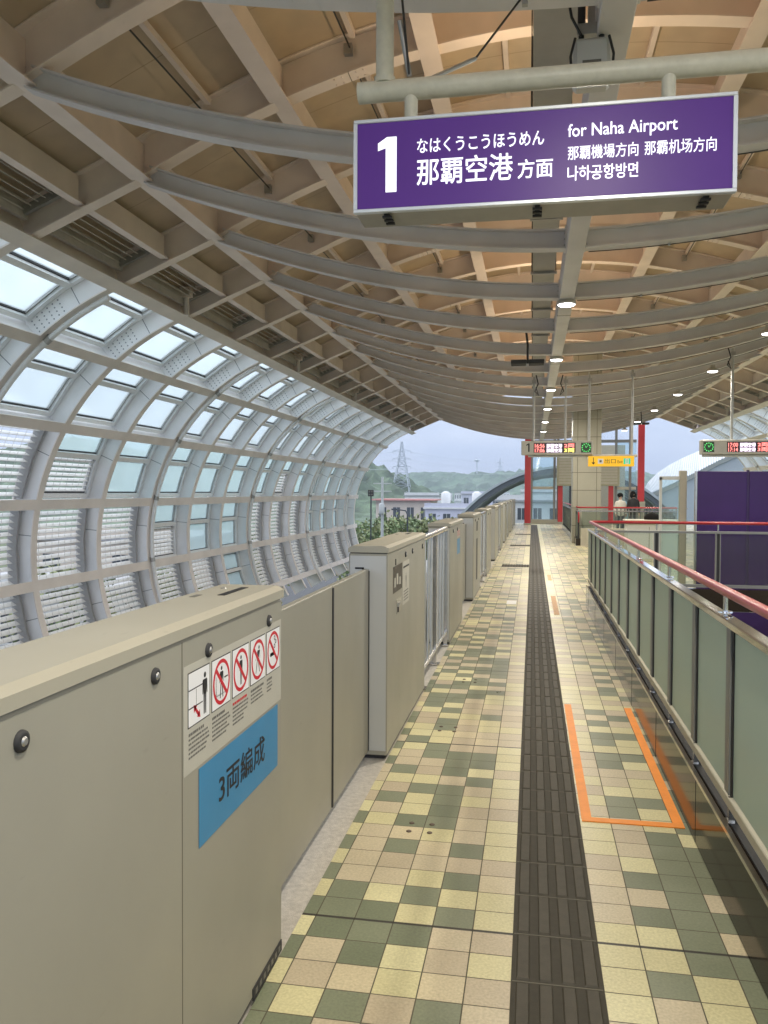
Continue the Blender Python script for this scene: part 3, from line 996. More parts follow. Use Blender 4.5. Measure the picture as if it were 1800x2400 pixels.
def gate_case(y0, y1, label, knobs=(), leaves=(), far=False):
    t = thing('platform_gate', label, 'platform gate', (GX1, y0, 0), 'platform screen gates along the track edge')
    L = y1 - y0
    X0, X1 = GX0 - GX1, 0.0
    c = MB()
    c.box(X0, X1, 0.0, L, .02, GH - .045, 'gate_paint', ch=.006)
    c.box(X0 + .02, X1 - .012, .02, L - .02, 0.0, .0195, 'gap_black')
    c.box(X0 + .006, X1 - .006, .004, L - .004, GH - .046, GH - .040, 'gap_black')
    # near ends overlaid in a paler, cooler colour with the skylight painted in
    c.box(X0 + .008, X1 - .008, -.003, 0.0015, .05, GH - .06, 'gate_end_skylit')
    # slot in which the leaf slides
    c.box(-.155, -.145, -.006, .001, .04, GH - .13, 'gap_black')
    c.box(-.20, -.145, -.006, .001, GH - .14, GH - .13, 'gap_black')
    c.build('body', t)
    c = MB()
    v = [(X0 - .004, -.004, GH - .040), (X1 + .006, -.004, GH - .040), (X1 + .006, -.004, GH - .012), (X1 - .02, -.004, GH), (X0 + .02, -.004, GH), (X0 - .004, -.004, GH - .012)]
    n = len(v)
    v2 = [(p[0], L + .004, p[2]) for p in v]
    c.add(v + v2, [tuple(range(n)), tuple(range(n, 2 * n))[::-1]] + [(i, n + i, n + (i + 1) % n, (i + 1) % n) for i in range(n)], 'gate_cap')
    if not far:
        c.box(-.12, -.095, L - .30, L - .08, GH - .001, GH + .0015, 'gap_black')
        c.box(-.19, -.17, L - .36, L - .30, GH - .001, GH + .001, 'print_grey')
        c.lathe((-.17, L - .12, GH - .001), [(.012, 0), (.008, .004)], 'galv', n=10)
    c.build('cap', t)
    for ky in knobs:
        k = MB(); knob(k, ky - y0, 1.20, 0.0); k.build('lock', t)
    for (ya, yb) in leaves:
        d = MB()
        d.box(-.150, -.115, ya - y0, yb - y0, .045, GH - .14, 'gate_paint', ch=.003)
        d.box(-.155, -.110, (ya if ya > y1 - .3 and False else ya) - y0 - .004, ya - y0 + .006, .05, GH - .15, 'rubber')
        d.box(-.155, -.110, yb - y0 - .006, yb - y0 + .004, .05, GH - .15, 'rubber')
        d.build('door_leaf', t)
    return t


G = []
G.append(gate_case(-1.2, 2.77, 'pale grey gate box nearest the camera with prohibition pictograms and a blue label', (.55, 1.27, 1.78, 2.10, 2.62), ((2.772, 3.98),)))
G.append(gate_case(4.91, 6.68, 'gate box with a dark picture panel, second from the camera', (5.62, 5.95, 6.5), ((3.99, 4.905),)))
G.append(gate_case(8.78, 10.4, 'pale grey gate box with a small blue label just beyond the first steel bars', (9.1, 9.6), ((10.402, 11.35),)))
G.append(gate_case(12.35, 14.05, 'pale grey gate box with a tall black slot, fourth from the camera', (12.7, 13.4), ((11.36, 12.345),)))
ords = ['fifth', 'sixth', 'seventh', 'eighth', 'ninth', 'tenth', 'eleventh', 'twelfth']
yy = 12.35
base = None
bars_y = [(6.68, 8.78), (14.05, 16.1)]
for i in range(4):
    y_a = 16.1 + 7.25 * i
    for j, (s0, s1, lv) in enumerate(((0, 1.6, (1.602, 2.6)), (3.6, 5.25, (2.61, 3.595)))):
        idx = i * 2 + j
        nm = 'pale grey gate box, %s from the camera in the receding row' % ords[idx]
        ya, yb = y_a + s0, min(y_a + s1, 43.4)
        if ya > 42.3: continue
        G.append(gate_case(ya, yb, nm, (ya + .4, ya + 1.1), ((y_a + lv[0], y_a + lv[1]),), far=True))
    if i < 3: bars_y.append((y_a + 5.25, y_a + 7.25))
# things stuck on the gates
X = .0008
F = lambda x: (lambda a, z: (x, a, z))      # plane facing +x: a runs along +y
g0, g1, g2, g3 = G[0], G[1], G[2], G[3]


def onx(g, mb_fn, name, label=None):
    q = MB(); mb_fn(q)
    oy = g.location.y
    q.v = [(p[0], p[1] - oy, p[2]) for p in q.v]
    o = q.build(name, g)
    if label: o['label'] = label
    return o


def rect(q, x, y0, y1, z0, z1, m, th=.0008):
    q.box(x, x + th, y0, y1, z0, z1, m)


def sheet(q):
    rect(q, 0, 1.94, 2.755, .905, 1.185, 'sticker_grey')
    q.box(.0, .0006, 1.930, 1.934, .04, 1.25, 'joint_dark')


onx(g0, sheet, 'notice_sticker')


def disc(q, x, cy, cz, r0, r1, m, n=28):
    v = []
    for k in range(n):
        t = 2 * math.pi * k / n
        v += [(x, cy + r0 * math.cos(t), cz + r0 * math.sin(t)), (x, cy + r1 * math.cos(t), cz + r1 * math.sin(t))]
    q.add(v, [(2 * k, 2 * k + 1, (2 * k + 3) % (2 * n), (2 * k + 2) % (2 * n)) for k in range(n)], m)


def man(q, x, cy, z0, h, m, stride=0.0, lean=0.0):
    """small flat walking figure of a pictogram"""
    u = h / 7.5
    disc(q, x, cy + lean * 3 * u, z0 + h - u * .55, 0, u * .52, m, 14)
    P_ = lambda pts: q.add([(x, cy + a, z0 + b_) for a, b_ in pts], [tuple(range(len(pts)))], m)
    P_([(-.95 * u + lean * 2 * u, h - 1.3 * u), (.95 * u + lean * 2 * u, h - 1.3 * u), (.62 * u, h - 4 * u), (-.62 * u, h - 4 * u)])
    for s in (-1, 1):
        P_([(s * .70 * u + lean * 2 * u, h - 1.35 * u), (s * 1.05 * u + lean * 2 * u, h - 1.5 * u),
            (s * (1.1 + stride) * u, h - 3.9 * u), (s * (.85 + stride) * u, h - 3.9 * u)])
        P_([(s * .08 * u, h - 3.9 * u), (s * .62 * u, h - 3.9 * u), (s * (.55 + stride * 1.6) * u, .0), (s * (.15 + stride * 1.6) * u, 0)])


def pictos(i):
    y0 = 1.965 + .1575 * i; y1 = y0 + .143; z0, z1 = 1.022, 1.165
    c = (y0 + y1) / 2; cz = (z0 + z1) / 2

    def fn(q):
        rect(q, .0006, y0, y1, z0, z1, 'print_black')
        rect(q, .0012, y0 + .003, y1 - .003, z0 + .003, z1 - .003, 'print_white')
        xp = .0023
        if i == 0:
            for zz in (z1 - .048, z0 + .048):
                q.box(xp - .0002, xp, y0 + .003, y1 - .05, zz, zz + .003, 'print_black')
            q.box(xp - .0002, xp, y0 + .05, y0 + .052, z0 + .05, z1 - .05, 'print_grey')
            man(q, xp + .0002, y0 + .108, z0 + .014, .112, 'print_black')
            q.add([(xp, y0 + .036 + a, z0 + .030 + b_) for a, b_ in ((0, .014), (.008, .020), (.036, -.006), (.028, -.012))], [(0, 1, 2, 3)], 'print_red')
            q.add([(xp, y0 + .034, z0 + .054), (xp, y0 + .056, z0 + .048), (xp, y0 + .036, z0 + .032)], [(0, 1, 2)], 'print_red')
            q.add([(xp, y0 + .078, z0 + .012), (xp, y0 + .056, z0 + .018), (xp, y0 + .074, z0 + .034)], [(0, 1, 2)], 'print_red')
        else:
            if i == 1:
                man(q, xp - .0002, c, cz - .045, .09, 'print_black', .3)
                q.box(xp - .0004, xp - .0003, y0 + .03, y1 - .03, cz - .036, cz - .033, 'print_black')
                q.box(xp - .0004, xp - .0003, y0 + .03, y0 + .034, cz - .036, cz + .02, 'print_black')
                q.box(xp - .0004, xp - .0003, c + .02, c + .05, cz + .006, cz + .010, 'print_black')
            elif i == 2: man(q, xp - .0002, c, cz - .044, .088, 'print_black')
            elif i == 3: man(q, xp - .0002, c - .004, cz - .042, .086, 'print_black', .75, .35)
            else:
                q.box(xp - .0004, xp - .0003, c - .035, c + .02, cz - .018, cz - .006, 'print_black')
                for s_ in range(3): disc(q, xp - .0002, c + .012 + .012 * (s_ % 2), cz + .012 + .014 * s_, .004, .008, 'print_black', 12)
            disc(q, xp, c, cz, .053, .064, 'print_red')
            q.add([(xp, c - .042, cz + .032), (xp, c - .034, cz + .042), (xp, c + .042, cz - .032), (xp, c + .034, cz - .042)], [(0, 1, 2, 3)], 'print_red')
    onx(g0, fn, 'pictogram', ('white pictogram of a person keeping clear of the gate with a red arrow', 'red barred circle over a person leaning across the gate',
                              'red barred circle over a standing person', 'red barred circle over a running person', 'red barred circle over a burning cigarette')[i])


for i in range(5): pictos(i)


def fineprint(q, i):
    rt = random.Random(3 + i)
    if 1:
        y0 = 1.968 + .1575 * i
        z = 1.008
        for ln in range(6 if i < 3 else 4):
            if i == 4 and ln > 3: continue
            w = .135 if i < 4 else .06
            y = y0 + .002; ye = y0 + w * rt.uniform(.65, 1)
            hgt = .0075 if ln == 0 else .0052
            mm = 'print_red' if (i == 2 and ln == 0) else 'print_grey'
            while y < ye:
                ww = rt.uniform(.006, .014)
                q.box(.0011, .0014, y, y + ww, z - hgt, z, mm)
                y += ww + rt.uniform(.0015, .005)
            z -= hgt + .0065


for i in range(5): onx(g0, lambda q, i=i: fineprint(q, i), 'fine_print')


def blue(q):
    rect(q, .0009, 2.035, 2.715, .685, .897, 'label_blue')
    put_text(q, '3両編成', 2.175, 2.575, .748, .836, F(.0026), 'print_black', .012, (-.0002, 0, 0))


onx(g0, blue, 'blue_label')


def kick(q):
    q.box(-.0, .004, 2.46, 2.76, .014, .052, 'rubber')
    for i in range(7): q.box(.004, .005, 2.48 + i * .04, 2.50 + i * .04, .024, .042, 'print_grey')


onx(g0, kick, 'kick_plate')


def pic2(q):
    rect(q, 0, 5.11, 5.48, .985, 1.155, 'photo_brown')
    for i, (a, c, w, h) in enumerate(((5.16, 1.02, .05, .06), (5.25, 1.03, .06, .07), (5.36, 1.02, .05, .05))):
        rect(q, .0009, a, a + w, c, c + h, 'sticker_grey', .0004)
    q.box(0, .004, 5.20, 5.21, 1.16, 1.20, 'rubber')


onx(g1, pic2, 'picture_panel')


def pic3(q):
    rect(q, 0, 5.51, 5.80, .86, 1.155, 'sticker_grey')
    q.box(.0009, .0012, 5.53, 5.79, 1.11, 1.122, 'print_black')
    man(q, .0012, 5.65, .97, .10, 'print_black')
    for i in range(4): q.box(.0009, .0012, 5.55, 5.76, .945 - i * .02, .952 - i * .02, 'print_grey')


onx(g1, pic3, 'notice_sticker')


def hand2(q):
    q.box(0, .004, 5.24, 5.42, .84, .93, 'gate_cap'); q.box(.004, .014, 5.26, 5.33, .885, .91, 'galv'); q.box(.004, .012, 5.262, 5.28, .85, .89, 'rubber')


onx(g1, hand2, 'handle')
onx(g2, lambda q: rect(q, 0, 9.62, 9.98, .90, 1.08, 'label_blue'), 'blue_label')
onx(g2, lambda q: [rect(q, 0, 9.58, 10.0, 1.095, 1.19, 'sticker_grey')] + [disc(q, .0012, 9.65 + .09 * i, 1.145, .024, .034, 'print_red', 16) for i in range(4)], 'notice_sticker')
onx(g3, lambda q: rect(q, 0, 13.0, 13.25, .25, .90, 'rubber'), 'sensor_slot')
onx(g3, lambda q: rect(q, 0, 13.0, 13.25, 1.02, 1.17, 'rubber'), 'sensor_slot')


def bar_fence(y0, y1, label):
    t = thing('bar_fence', label, 'fence', (-.90, y0, 0), 'steel bar fences between gate boxes')
    L = y1 - y0
    q = MB(); q.tube([(0, .02, 1.245), (0, L - .02, 1.245)], .028, 'stainless', n=12); q.build('top_rail', t)
    q = MB(); q.tube([(0, .02, .14), (0, L - .02, .14)], .020, 'stainless', n=10); q.build('bottom_rail', t)
    for yy in (.06, L * .5, L - .06):
        q = MB(); q.box(-.02, .02, yy - .02, yy + .02, 0, 1.235, 'stainless'); q.box(-.05, .05, yy - .05, yy + .05, 0, .012, 'stainless'); q.build('post', t)
    n = int(L / .24)
    q = MB()
    for i in range(1, n):
        yy = .06 + (L - .12) * i / n
        q.tube([(0, yy, .14), (0, yy, 1.235)], .011, 'alu', n=8, cap=False)
    q.build('bars', t)


fl = ['steel bar fence between the second and third gate boxes, nearest the camera', 'steel bar fence just beyond the gate box with the tall black slot',
      'steel bar fence, third in the row of gates', 'steel bar fence, fourth in the row of gates', 'steel bar fence, farthest in the row of gates']
for (ya, yb), lb in zip(bars_y, fl): bar_fence(ya, yb, lb)

# ================================================================= STAIRWELL RAILING (near)
rail = thing('glass_railing', 'long stairwell railing of grey-green glass with red handrail on dark granite kerb', 'railing')
RX = .80
q = MB()
q.box(EDGE_R, .86, PY0, 12.0, 0, .30, 'granite', ch=.004)
for i in range(9):
    q.box(EDGE_R - .0012, EDGE_R, 1.5 + i * 1.25, 1.503 + i * 1.25, .004, .296, 'gap_black')
q.build('kerb', rail)
q = MB()
q.box(EDGE_R - .004, EDGE_R + .016, PY0, 12.004, .300, .316, 'stainless')
q.box(.792, .86, PY0, 12.0, .300, .308, 'gap_black')
q.build('kerb_trim', rail)
q = MB(); q.box(RX - .016, RX + .03, PY0, 12.0, .365, .41, 'beige_panel', ch=.004); q.build('sill_rail', rail)
q = MB()
q.box(RX - .022, RX + .035, PY0, 12.05, 1.085, 1.118, 'chrome', ch=.005)
q.build('top_rail', rail)
posts = [3.484 + .73 * n for n in range(-8, 12)]
for py in posts:
    q = MB()
    q.box(RX - .004, RX + .022, py - .012, py + .012, .30, 1.085, 'gap_black')
    q.box(RX - .010, RX + .022, py + .013, py + .085, .41, 1.085, 'post_grey')
    q.box(RX - .014, RX + .01, py - .014, py + .002, .302, .41, 'stainless')
    q.box(RX - .03, RX + .03, py - .03, py + .03, .301, .312, 'stainless')
    q.build('post', rail)
    q = MB()
    q.box(RX + .002, RX + .012, py + .086, py + .717, .41, 1.085, RAILGLASS)
    q.build('glass_panel', rail)
for py in posts[::2]:
    q = MB(); q.tube([(RX + .01, py + .2, 1.12), (RX + .01, py + .2, 1.205)], .010, 'chrome', n=8)
    q.lathe((RX + .01, py + .2, 1.125), [(.03, 0), (.028, .006)], 'chrome', n=14); q.build('bracket', rail)
q = MB()
q.tube([(RX + .01, PY0, 1.215), (RX + .01, 11.95, 1.215), (RX + .05, 12.03, 1.215), (RX + .14, 12.06, 1.215), (6.2, 12.06, 1.215)], .021, 'rail_red', n=16)
q.build('handrail', rail)
# the part that crosses the far end of the stairwell
q = MB()
q.box(.86, 6.2, 12.0, 12.12, 0, .30, 'granite')
q.build('kerb', rail)
q = MB(); q.box(.86, 6.2, 12.02, 12.10, 1.07, 1.10, 'post_grey'); q.box(.86, 6.2, 12.03, 12.09, .32, .36, 'post_grey'); q.build('top_rail', rail)
xs = [.90, 1.72, 2.54, 3.37, 4.2, 5.0, 5.8]
for i, x in enumerate(xs):
    q = MB(); q.box(x - .034, x - .020, 12.035, 12.085, .30, 1.07, 'post_grey'); q.box(x - .019, x + .019, 12.04, 12.08, .30, 1.07, 'gap_black'); q.box(x + .020, x + .034, 12.035, 12.085, .30, 1.07, 'post_grey')
    q.tube([(x, 12.06, 1.11), (x, 12.06, 1.2)], .012, 'stainless', n=8)
    q.build('post', rail)
    if i < len(xs) - 1:
        q = MB(); q.box(x + .046, xs[i + 1] - .046, 12.055, 12.065, .36, 1.07, RAILCLEAR); q.build('glass_panel', rail)

# stairwell behind the railing
q = MB()
q.box(.862, .90, PY0, 12.0, -4.2, -.002, 'beige_panel')
q.box(3.4, 3.7, PY0, 12.0, -4.2, .02, 'beige_panel')
q.box(.90, 3.4, 11.96, 11.99, -4.2, -.002, 'purple_deep')
q.box(.9, 3.4, PY0, 12, -4.5, -4.2, 'concrete')
for i in range(22):
    q.box(.9, 3.4, -2.0 + i * .30, -1.7 + i * .30, -4.2, -.17 * (i + 1), 'concrete')
q.build('stairwell', kind='structure')
q = MB(); q.tube([(3.30, -2, .9), (3.30, 11.0, .10)], .03, 'rail_crimson', n=10)
for i in range(7): q.tube([(3.39, -1 + i * 1.9, .86 - i * .117), (3.30, -1 + i * 1.9, .84 - i * .117)], .012, 'stainless', n=6)
tag(q.build('stair_handrail'), 'dark crimson handrail sloping down inside the stairwell', 'handrail')
q = MB(); q.box(3.7, 9.0, PY0, 12.0, -.5, 0, 'platform_tiles'); q.build('platform_floor', kind='structure')

# ================================================================= PURPLE SIGN
SY = 3.9
SX0, SX1, SZ0, SZ1 = -.858, .880, 2.966, 3.408
sg = thing('platform_sign', 'large purple hanging platform sign numbered 1 with white lettering', 'platform sign')
q = MB(); q.box(SX0 + .006, SX1 - .006, SY + .012, SY + .24, SZ0 + .004, SZ1 - .004, 'box_grey', ch=.004)
for fx in (.09, .5, .93):
    x = SX0 + (SX1 - SX0) * fx
    q.box(x - .012, x + .012, SY + .03, SY + .17, SZ0 - .006, SZ0 + .004, 'gap_black')
    for j in range(3): q.box(x - .022, x + .022, SY + .04 + j * .05, SY + .06 + j * .05, SZ0 - .014, SZ0 - .006, 'rubber')
q.build('case', sg)
q = MB()
fw = .018
q.box(SX0, SX1, SY, SY + .03, SZ0, SZ0 + fw, 'sign_frame', ch=.003); q.box(SX0, SX1, SY, SY + .03, SZ1 - fw, SZ1, 'sign_frame', ch=.003)
q.box(SX0, SX0 + fw, SY + .001, SY + .031, SZ0 + fw, SZ1 - fw, 'sign_frame'); q.box(SX1 - fw, SX1, SY + .001, SY + .031, SZ0 + fw, SZ1 - fw, 'sign_frame')
q.build('frame', sg)
q = MB(); q.box(SX0 + fw, SX1 - fw, SY + .008, SY + .014, SZ0 + fw, SZ1 - fw, 'sign_purple'); q.build('face', sg)
q = MB()
S_ = lambda a, z: (a, SY + .0065, z)
sxf = lambda f: SX0 + (SX1 - SX0) * f
szf = lambda f: SZ1 - (SZ1 - SZ0) * f
# the heavy figure 1
a0, a1, zt, zb = sxf(.068), sxf(.120), szf(.20), szf(.79)
st = sxf(.0895)
q.add([S_(*p) for p in ((st, zb), (a1, zb), (a1, zt), (st + .006, zt), (a0, zt - .028), (a0, zt - .064), (st, zt - .052))], [tuple(range(7))], 'sign_white')
for body, f0, f1, g0_, g1_, bd in (('なはくうこうほうめん', .1765, .516, .243, .395, .010), ('那覇空港', .1765, .434, .455, .735, .009), ('方面', .448, .539, .535, .73, .012),
                                   ('for Naha Airport', .578, .854, .205, .375, .008), ('那覇機場方向', .578, .757, .43, .572, .005), ('那霸机场方向', .773, .95, .43, .572, .005),
                                   ('나하공항방면', .578, .757, .635, .785, .008)):
    put_text(q, body, sxf(f0), sxf(f1), szf(g1_), szf(g0_), S_, 'sign_white', bd, (0, .0003, 0))
q.build('lettering', sg)
PZ = 1.954 + EYE
q = MB(); q.tube([(-.855, SY + .10, PZ - .003), (3.6, SY + .10, PZ - .003)], .050, 'pipe_white', n=20); q.build('hanger_pipe', sg)
for x in (-.595, .60, 2.6):
    q = MB(); q.tube([(x, SY + .10, SZ1 - .01), (x, SY + .10, PZ)], .032, 'pipe_white', n=14); q.build('stub', sg)
for x in (-.725, 3.3):
    q = MB(); q.tube([(x, SY + .10, PZ + .035), (x, SY + .10, 5.9)], .044, 'pipe_white', n=16)
    q.tube([(x, SY + .10, PZ + .03), (x, SY + .10, PZ + .06)], .052, 'pipe_white', n=16)
    q.build('pole', sg)
q = MB()
q.tube([(-.60, SY + .06, PZ + .05), (-.69, SY + .02, 4.6), (-.72, SY, 5.0)], .006, 'wire_dark', n=6)
q.tube([(-.60, SY + .08, PZ + .05), (-.645, SY + .05, PZ + .30)], .013, 'galv', n=8)
q.tube([(-.50, SY + .12, PZ + .05), (-.30, SY + .3, PZ + .22)], .011, 'galv', n=8)
q.tube([(-.30, SY + .3, PZ + .22), (-.06, SY + .5, 4.22)], .006, 'wire_dark', n=6)
q.box(-.075, -.045, SY + .49, SY + .52, 4.16, 4.36, 'galv')
q.build('stay_wire', sg)

# ceiling radio unit above the sign
dv = thing('radio_unit', 'grey-white boxed radio unit with black cables hung above the purple sign', 'radio unit')
q = MB(); q.box(.20, .40, 4.70, 4.80, 3.86, 4.13, 'device_white', ch=.02); q.box(.25, .35, 4.695, 4.699, 3.98, 4.0, 'print_grey'); q.box(.25, .35, 4.695, 4.699, 3.94, 3.955, 'print_grey'); q.build('housing', dv)
q = MB()
for x in (.245, .355):
    q.tube([(x, 4.75, 4.13), (x, 4.75, 4.20)], .016, 'rubber', n=10); q.tube([(x, 4.74, 4.22), (x, 4.74, 4.40)], .022, 'rubber', n=10)
q.box(.22, .38, 4.73, 4.79, 4.16, 4.22, 'galv'); q.box(.28, .32, 4.74, 4.78, 4.2, 4.66, 'galv')
q.build('bracket', dv)
q = MB()
q.tube([(.245, 4.73, 4.15), (.19, 4.70, 4.24), (.165, 4.68, 4.36), (.20, 4.70, 4.46), (.25, 4.73, 4.44)], .008, 'cable_black', n=6)
q.tube([(.21, 4.69, 4.12), (.185, 4.69, 4.02), (.195, 4.69, 3.9)], .008, 'cable_black', n=6); q.tube([(.39, 4.69, 4.12), (.415, 4.69, 4.02), (.405, 4.69, 3.9)], .008, 'cable_black', n=6)
q.build('cable', dv)

# ================================================================= LAMPS
lamp_rows = []


def lamp(x, y, z, label, proto=[None]):
    if proto[0] is None:
        t = thing('pendant_lamp', label, 'lamp', (x, y, z), 'round ceiling lamps')
        q = MB(); q.lathe((0, 0, 0), [(.118, -.002), (.124, .01), (.12, .05), (.07, .075), (.04, .08)], 'lamp_body', n=24)
        q.box(-.05, .05, -.03, .03, .08, .15, 'lamp_body'); q.build('housing', t)
        q = MB(); q.lathe((0, 0, 0), [(.0, -.024), (.06, -.020), (.095, -.012), (.112, -.001)], 'lens', n=24); q.build('lens', t, fix=False)
        proto[0] = t
    else:
        t = copy_thing(proto[0], label, (x, y, z))
    ld = bpy.data.lights.new('lamp_light', 'AREA'); ld.shape = 'DISK'; ld.size = .2; ld.energy = LAMP_W; ld.color = (1, .925, .79)
    lo = bpy.data.objects.new('lamp_light', ld); COL.objects.link(lo)
    lo.parent = t; lo.location = (0, 0, -.03)
    return t


o_ = ['nearest', 'second', 'third', 'fourth', 'fifth', 'sixth']
for i in range(6):
    lamp(CX, 11.15 + 4.6 * i, 4.10, '%s lit round lamp under the centre beam' % o_[i] if i else 'nearest lit round lamp visible under the centre beam')
for i in range(6):
    lamp(3.98, 15.2 + 4.5 * i, 4.38, '%s lit round lamp in the right-hand row' % o_[i])
for i, y in enumerate((6.5, 1.15, -3.4)): lamp(CX, y, 4.10, ('round lamp on the centre beam hidden behind the purple sign', 'round lamp on the centre beam overhead of the photographer', 'round lamp on the centre beam behind the photographer')[i])
for i, y in enumerate((10.7, 6.2, 1.7)): lamp(3.98, y, 4.38, ('right-hand row lamp just outside the frame', 'right-hand row lamp level with the purple sign', 'right-hand row lamp beside the photographer')[i])
# warm uplighters standing on the cable tray wash the roof sheets
UPO = ['nearest', 'second', 'third', 'fourth', 'fifth', 'sixth', 'seventh', 'eighth', 'ninth', 'tenth']
up0 = None
for i in range(10):
    y = -.9 + 4.5 * i + .55
    lb = '%s small warm uplighter beside the centre beam, counted from the camera' % UPO[i]
    if up0 is None:
        up0 = thing('uplighter', lb, 'uplighter', (.20, y, 4.645), 'warm uplighters on the cable tray')
        q = MB(); q.box(-.06, .06, -.09, .09, .02, .09, 'lamp_body', ch=.008); q.box(-.02, .02, -.03, .03, -.01, .02, 'galv'); q.build('housing', up0)
        q = MB(); q.box(-.05, .05, -.08, .08, .09, .094, 'lens_warm'); q.build('lens', up0)
        t = up0
    else: t = copy_thing(up0, lb, (.20, y, 4.645))
    ld = bpy.data.lights.new('uplighter_light', 'AREA'); ld.shape = 'RECTANGLE'; ld.size = .1; ld.size_y = .16; ld.energy = UP_W; ld.color = (1, .72, .43); ld.spread = R(175)
    lo = bpy.data.objects.new('uplighter_light', ld); COL.objects.link(lo); lo.parent = t; lo.location = (0, 0, .10); lo.rotation_euler = (math.pi, 0, 0)

# ================================================================= DEPARTURE BOARDS
BY = 19.2


def led_rows(q, x0, x1, z0, z1, m, rows, seed, yv, gl=8):
    rt = random.Random(seed)
    for r_ in range(rows):
        za = z0 + (z1 - z0) * r_ / rows; zb = za + (z1 - z0) / rows * .80
        w = (x1 - x0) / gl
        for g in range(gl):
            xa = x0 + w * g
            for i in range(4):
                for j in range(5):
                    if rt.random() < .62:
                        q.box(xa + w * .86 * i / 4, xa + w * .86 * (i + .85) / 4, yv - .002, yv, za + (zb - za) * j / 5, za + (zb - za) * (j + .85) / 5, m)


def board(x0, x1, num, numside, label, t1, t2):
    t = thing('departure_board', label, 'departure board')
    z0, z1 = 2.49, 2.81
    q = MB(); q.box(x0, x1, BY, BY + .22, z0, z1, 'board_case', ch=.012); q.build('case', t)
    W_ = x1 - x0
    fx = (lambda f: x0 + W_ * f) if numside < 0 else (lambda f: x1 - W_ * f)
    def xr(a, b_): return tuple(sorted((fx(a), fx(b_))))
    q = MB()
    if numside < 0: a, b_ = x0 + W_ * .175, x0 + W_ * .76
    else: a, b_ = x0 + W_ * .32, x0 + W_ * .83
    q.box(a, b_, BY - .004, BY, z0 + .05, z1 - .045, 'led_black'); q.build('screen', t)
    q = MB()
    w = b_ - a
    yv = BY - .0075
    for (rw, tt) in enumerate((t2, t1)):
        za = z0 + .06 + rw * .105; zb = za + .085
        put_text(q, tt, a + w * .03, a + w * .26, za, zb, lambda p, z: (p, yv, z), 'led_red', .02, (0, .0005, 0))
    for rw in range(2):
        za = z0 + .06 + rw * .105
        put_text(q, '那覇空港', a + w * .31, a + w * .68, za, za + .085, lambda p, z: (p, yv, z), 'led_white', .02, (0, .0005, 0))
        put_text(q, '2両' if rw else '3両', a + w * .73, a + w * .97, za, za + .085, lambda p, z: (p, yv, z), 'led_yellow' if (rw == 0 and num == '1') else 'led_red', .03, (0, .0005, 0))
    q.build('led_text', t)
    q = MB()
    if numside < 0: q.add([(x0 + W_ * a, BY - .002, z0 + b_) for a, b_ in ((.096, .07), (.118, .07), (.118, .265), (.100, .265), (.070, .235), (.070, .205), (.096, .228))], [tuple(range(7))], 'print_black')
    else: put_text(q, num, x1 - W_ * .13, x1 - W_ * .04, z0 + .07, z1 - .05, lambda p, z: (p, BY - .002, z), 'print_black', .02, (0, .0003, 0))
    q.build('platform_number', t)
    if numside < 0: cx0 = x0 + W_ * .835
    else: cx0 = x0 + W_ * .03
    q = MB(); q.box(cx0, cx0 + .225, BY - .006, BY, z0 + .05, z1 - .045, 'clock_green')
    cc, cz = cx0 + .1125, (z0 + z1) / 2
    for i in range(12):
        aa = i * math.pi / 6
        for rr_ in (.085, .095): q.box(cc + rr_ * math.cos(aa) - .006, cc + rr_ * math.cos(aa) + .006, BY - .008, BY - .006, cz + rr_ * math.sin(aa) - .006, cz + rr_ * math.sin(aa) + .006, 'clock_mark')
    for (aa, L) in ((2.0, .05), (.9, .07)):
        q.bar((cc, BY - .008, cz), (cc + L * math.cos(aa), BY - .008, cz + L * math.sin(aa)), .004, .012, 'clock_mark', up=(0, 1, 0))
    q.build('clock', t)
    return t


bd1 = board(-.26, 1.34, '1', -1, 'departure board with the figure 1 at its left end, partly before the beige column', '16:56', '17:06')
bd2 = board(3.66, 5.36, '2', 1, 'departure board with the figure 2 at its right end, above the purple partition', '17:00', '17:14')
q = MB(); q.tube([(-.1, BY + .11, 2.47), (2.32, BY + .11, 2.47)], .03, 'pole_grey', n=10); q.build('hanger_pipe', bd1)
for x in (.02, .73, 1.26, 2.20):
    q = MB(); q.tube([(x, BY + .11, 2.48 if x > 1.34 else 2.80), (x, BY + .11, sag(x) + .1)], .026, 'pole_grey', n=10)
    q.box(x - .05, x + .05, BY + .06, BY + .16, sag(x) - .06, sag(x) + .02, 'galv'); q.build('pole', bd1)
for x in (4.32, 5.1):
    q = MB(); q.tube([(x, BY + .11, 2.80), (x, BY + .11, sag(x) + .1)], .030, 'pole_grey', n=10); q.box(x - .05, x + .05, BY + .06, BY + .16, sag(x) - .06, sag(x) + .02, 'galv'); q.build('pole', bd2)
q = MB(); q.tube([(3.7, BY + .11, 2.465), (6.6, BY + .11, 2.465)], .03, 'pole_grey', n=10); q.build('hanger_pipe', bd2)
q = MB()
for x, s in ((.06, 1), (.66, -1), (4.2, 1), (5.16, -1)):
    z = sag(x)
    q.tube([(x, BY, z + .12), (x + .05 * s, BY - .03, z - .08), (x - .02 * s, BY - .03, z - .25), (x + .06 * s, BY - .02, z - .34), (x, BY, z - .16)], .014, 'cable_black', n=6)
q.build('cable', bd1)

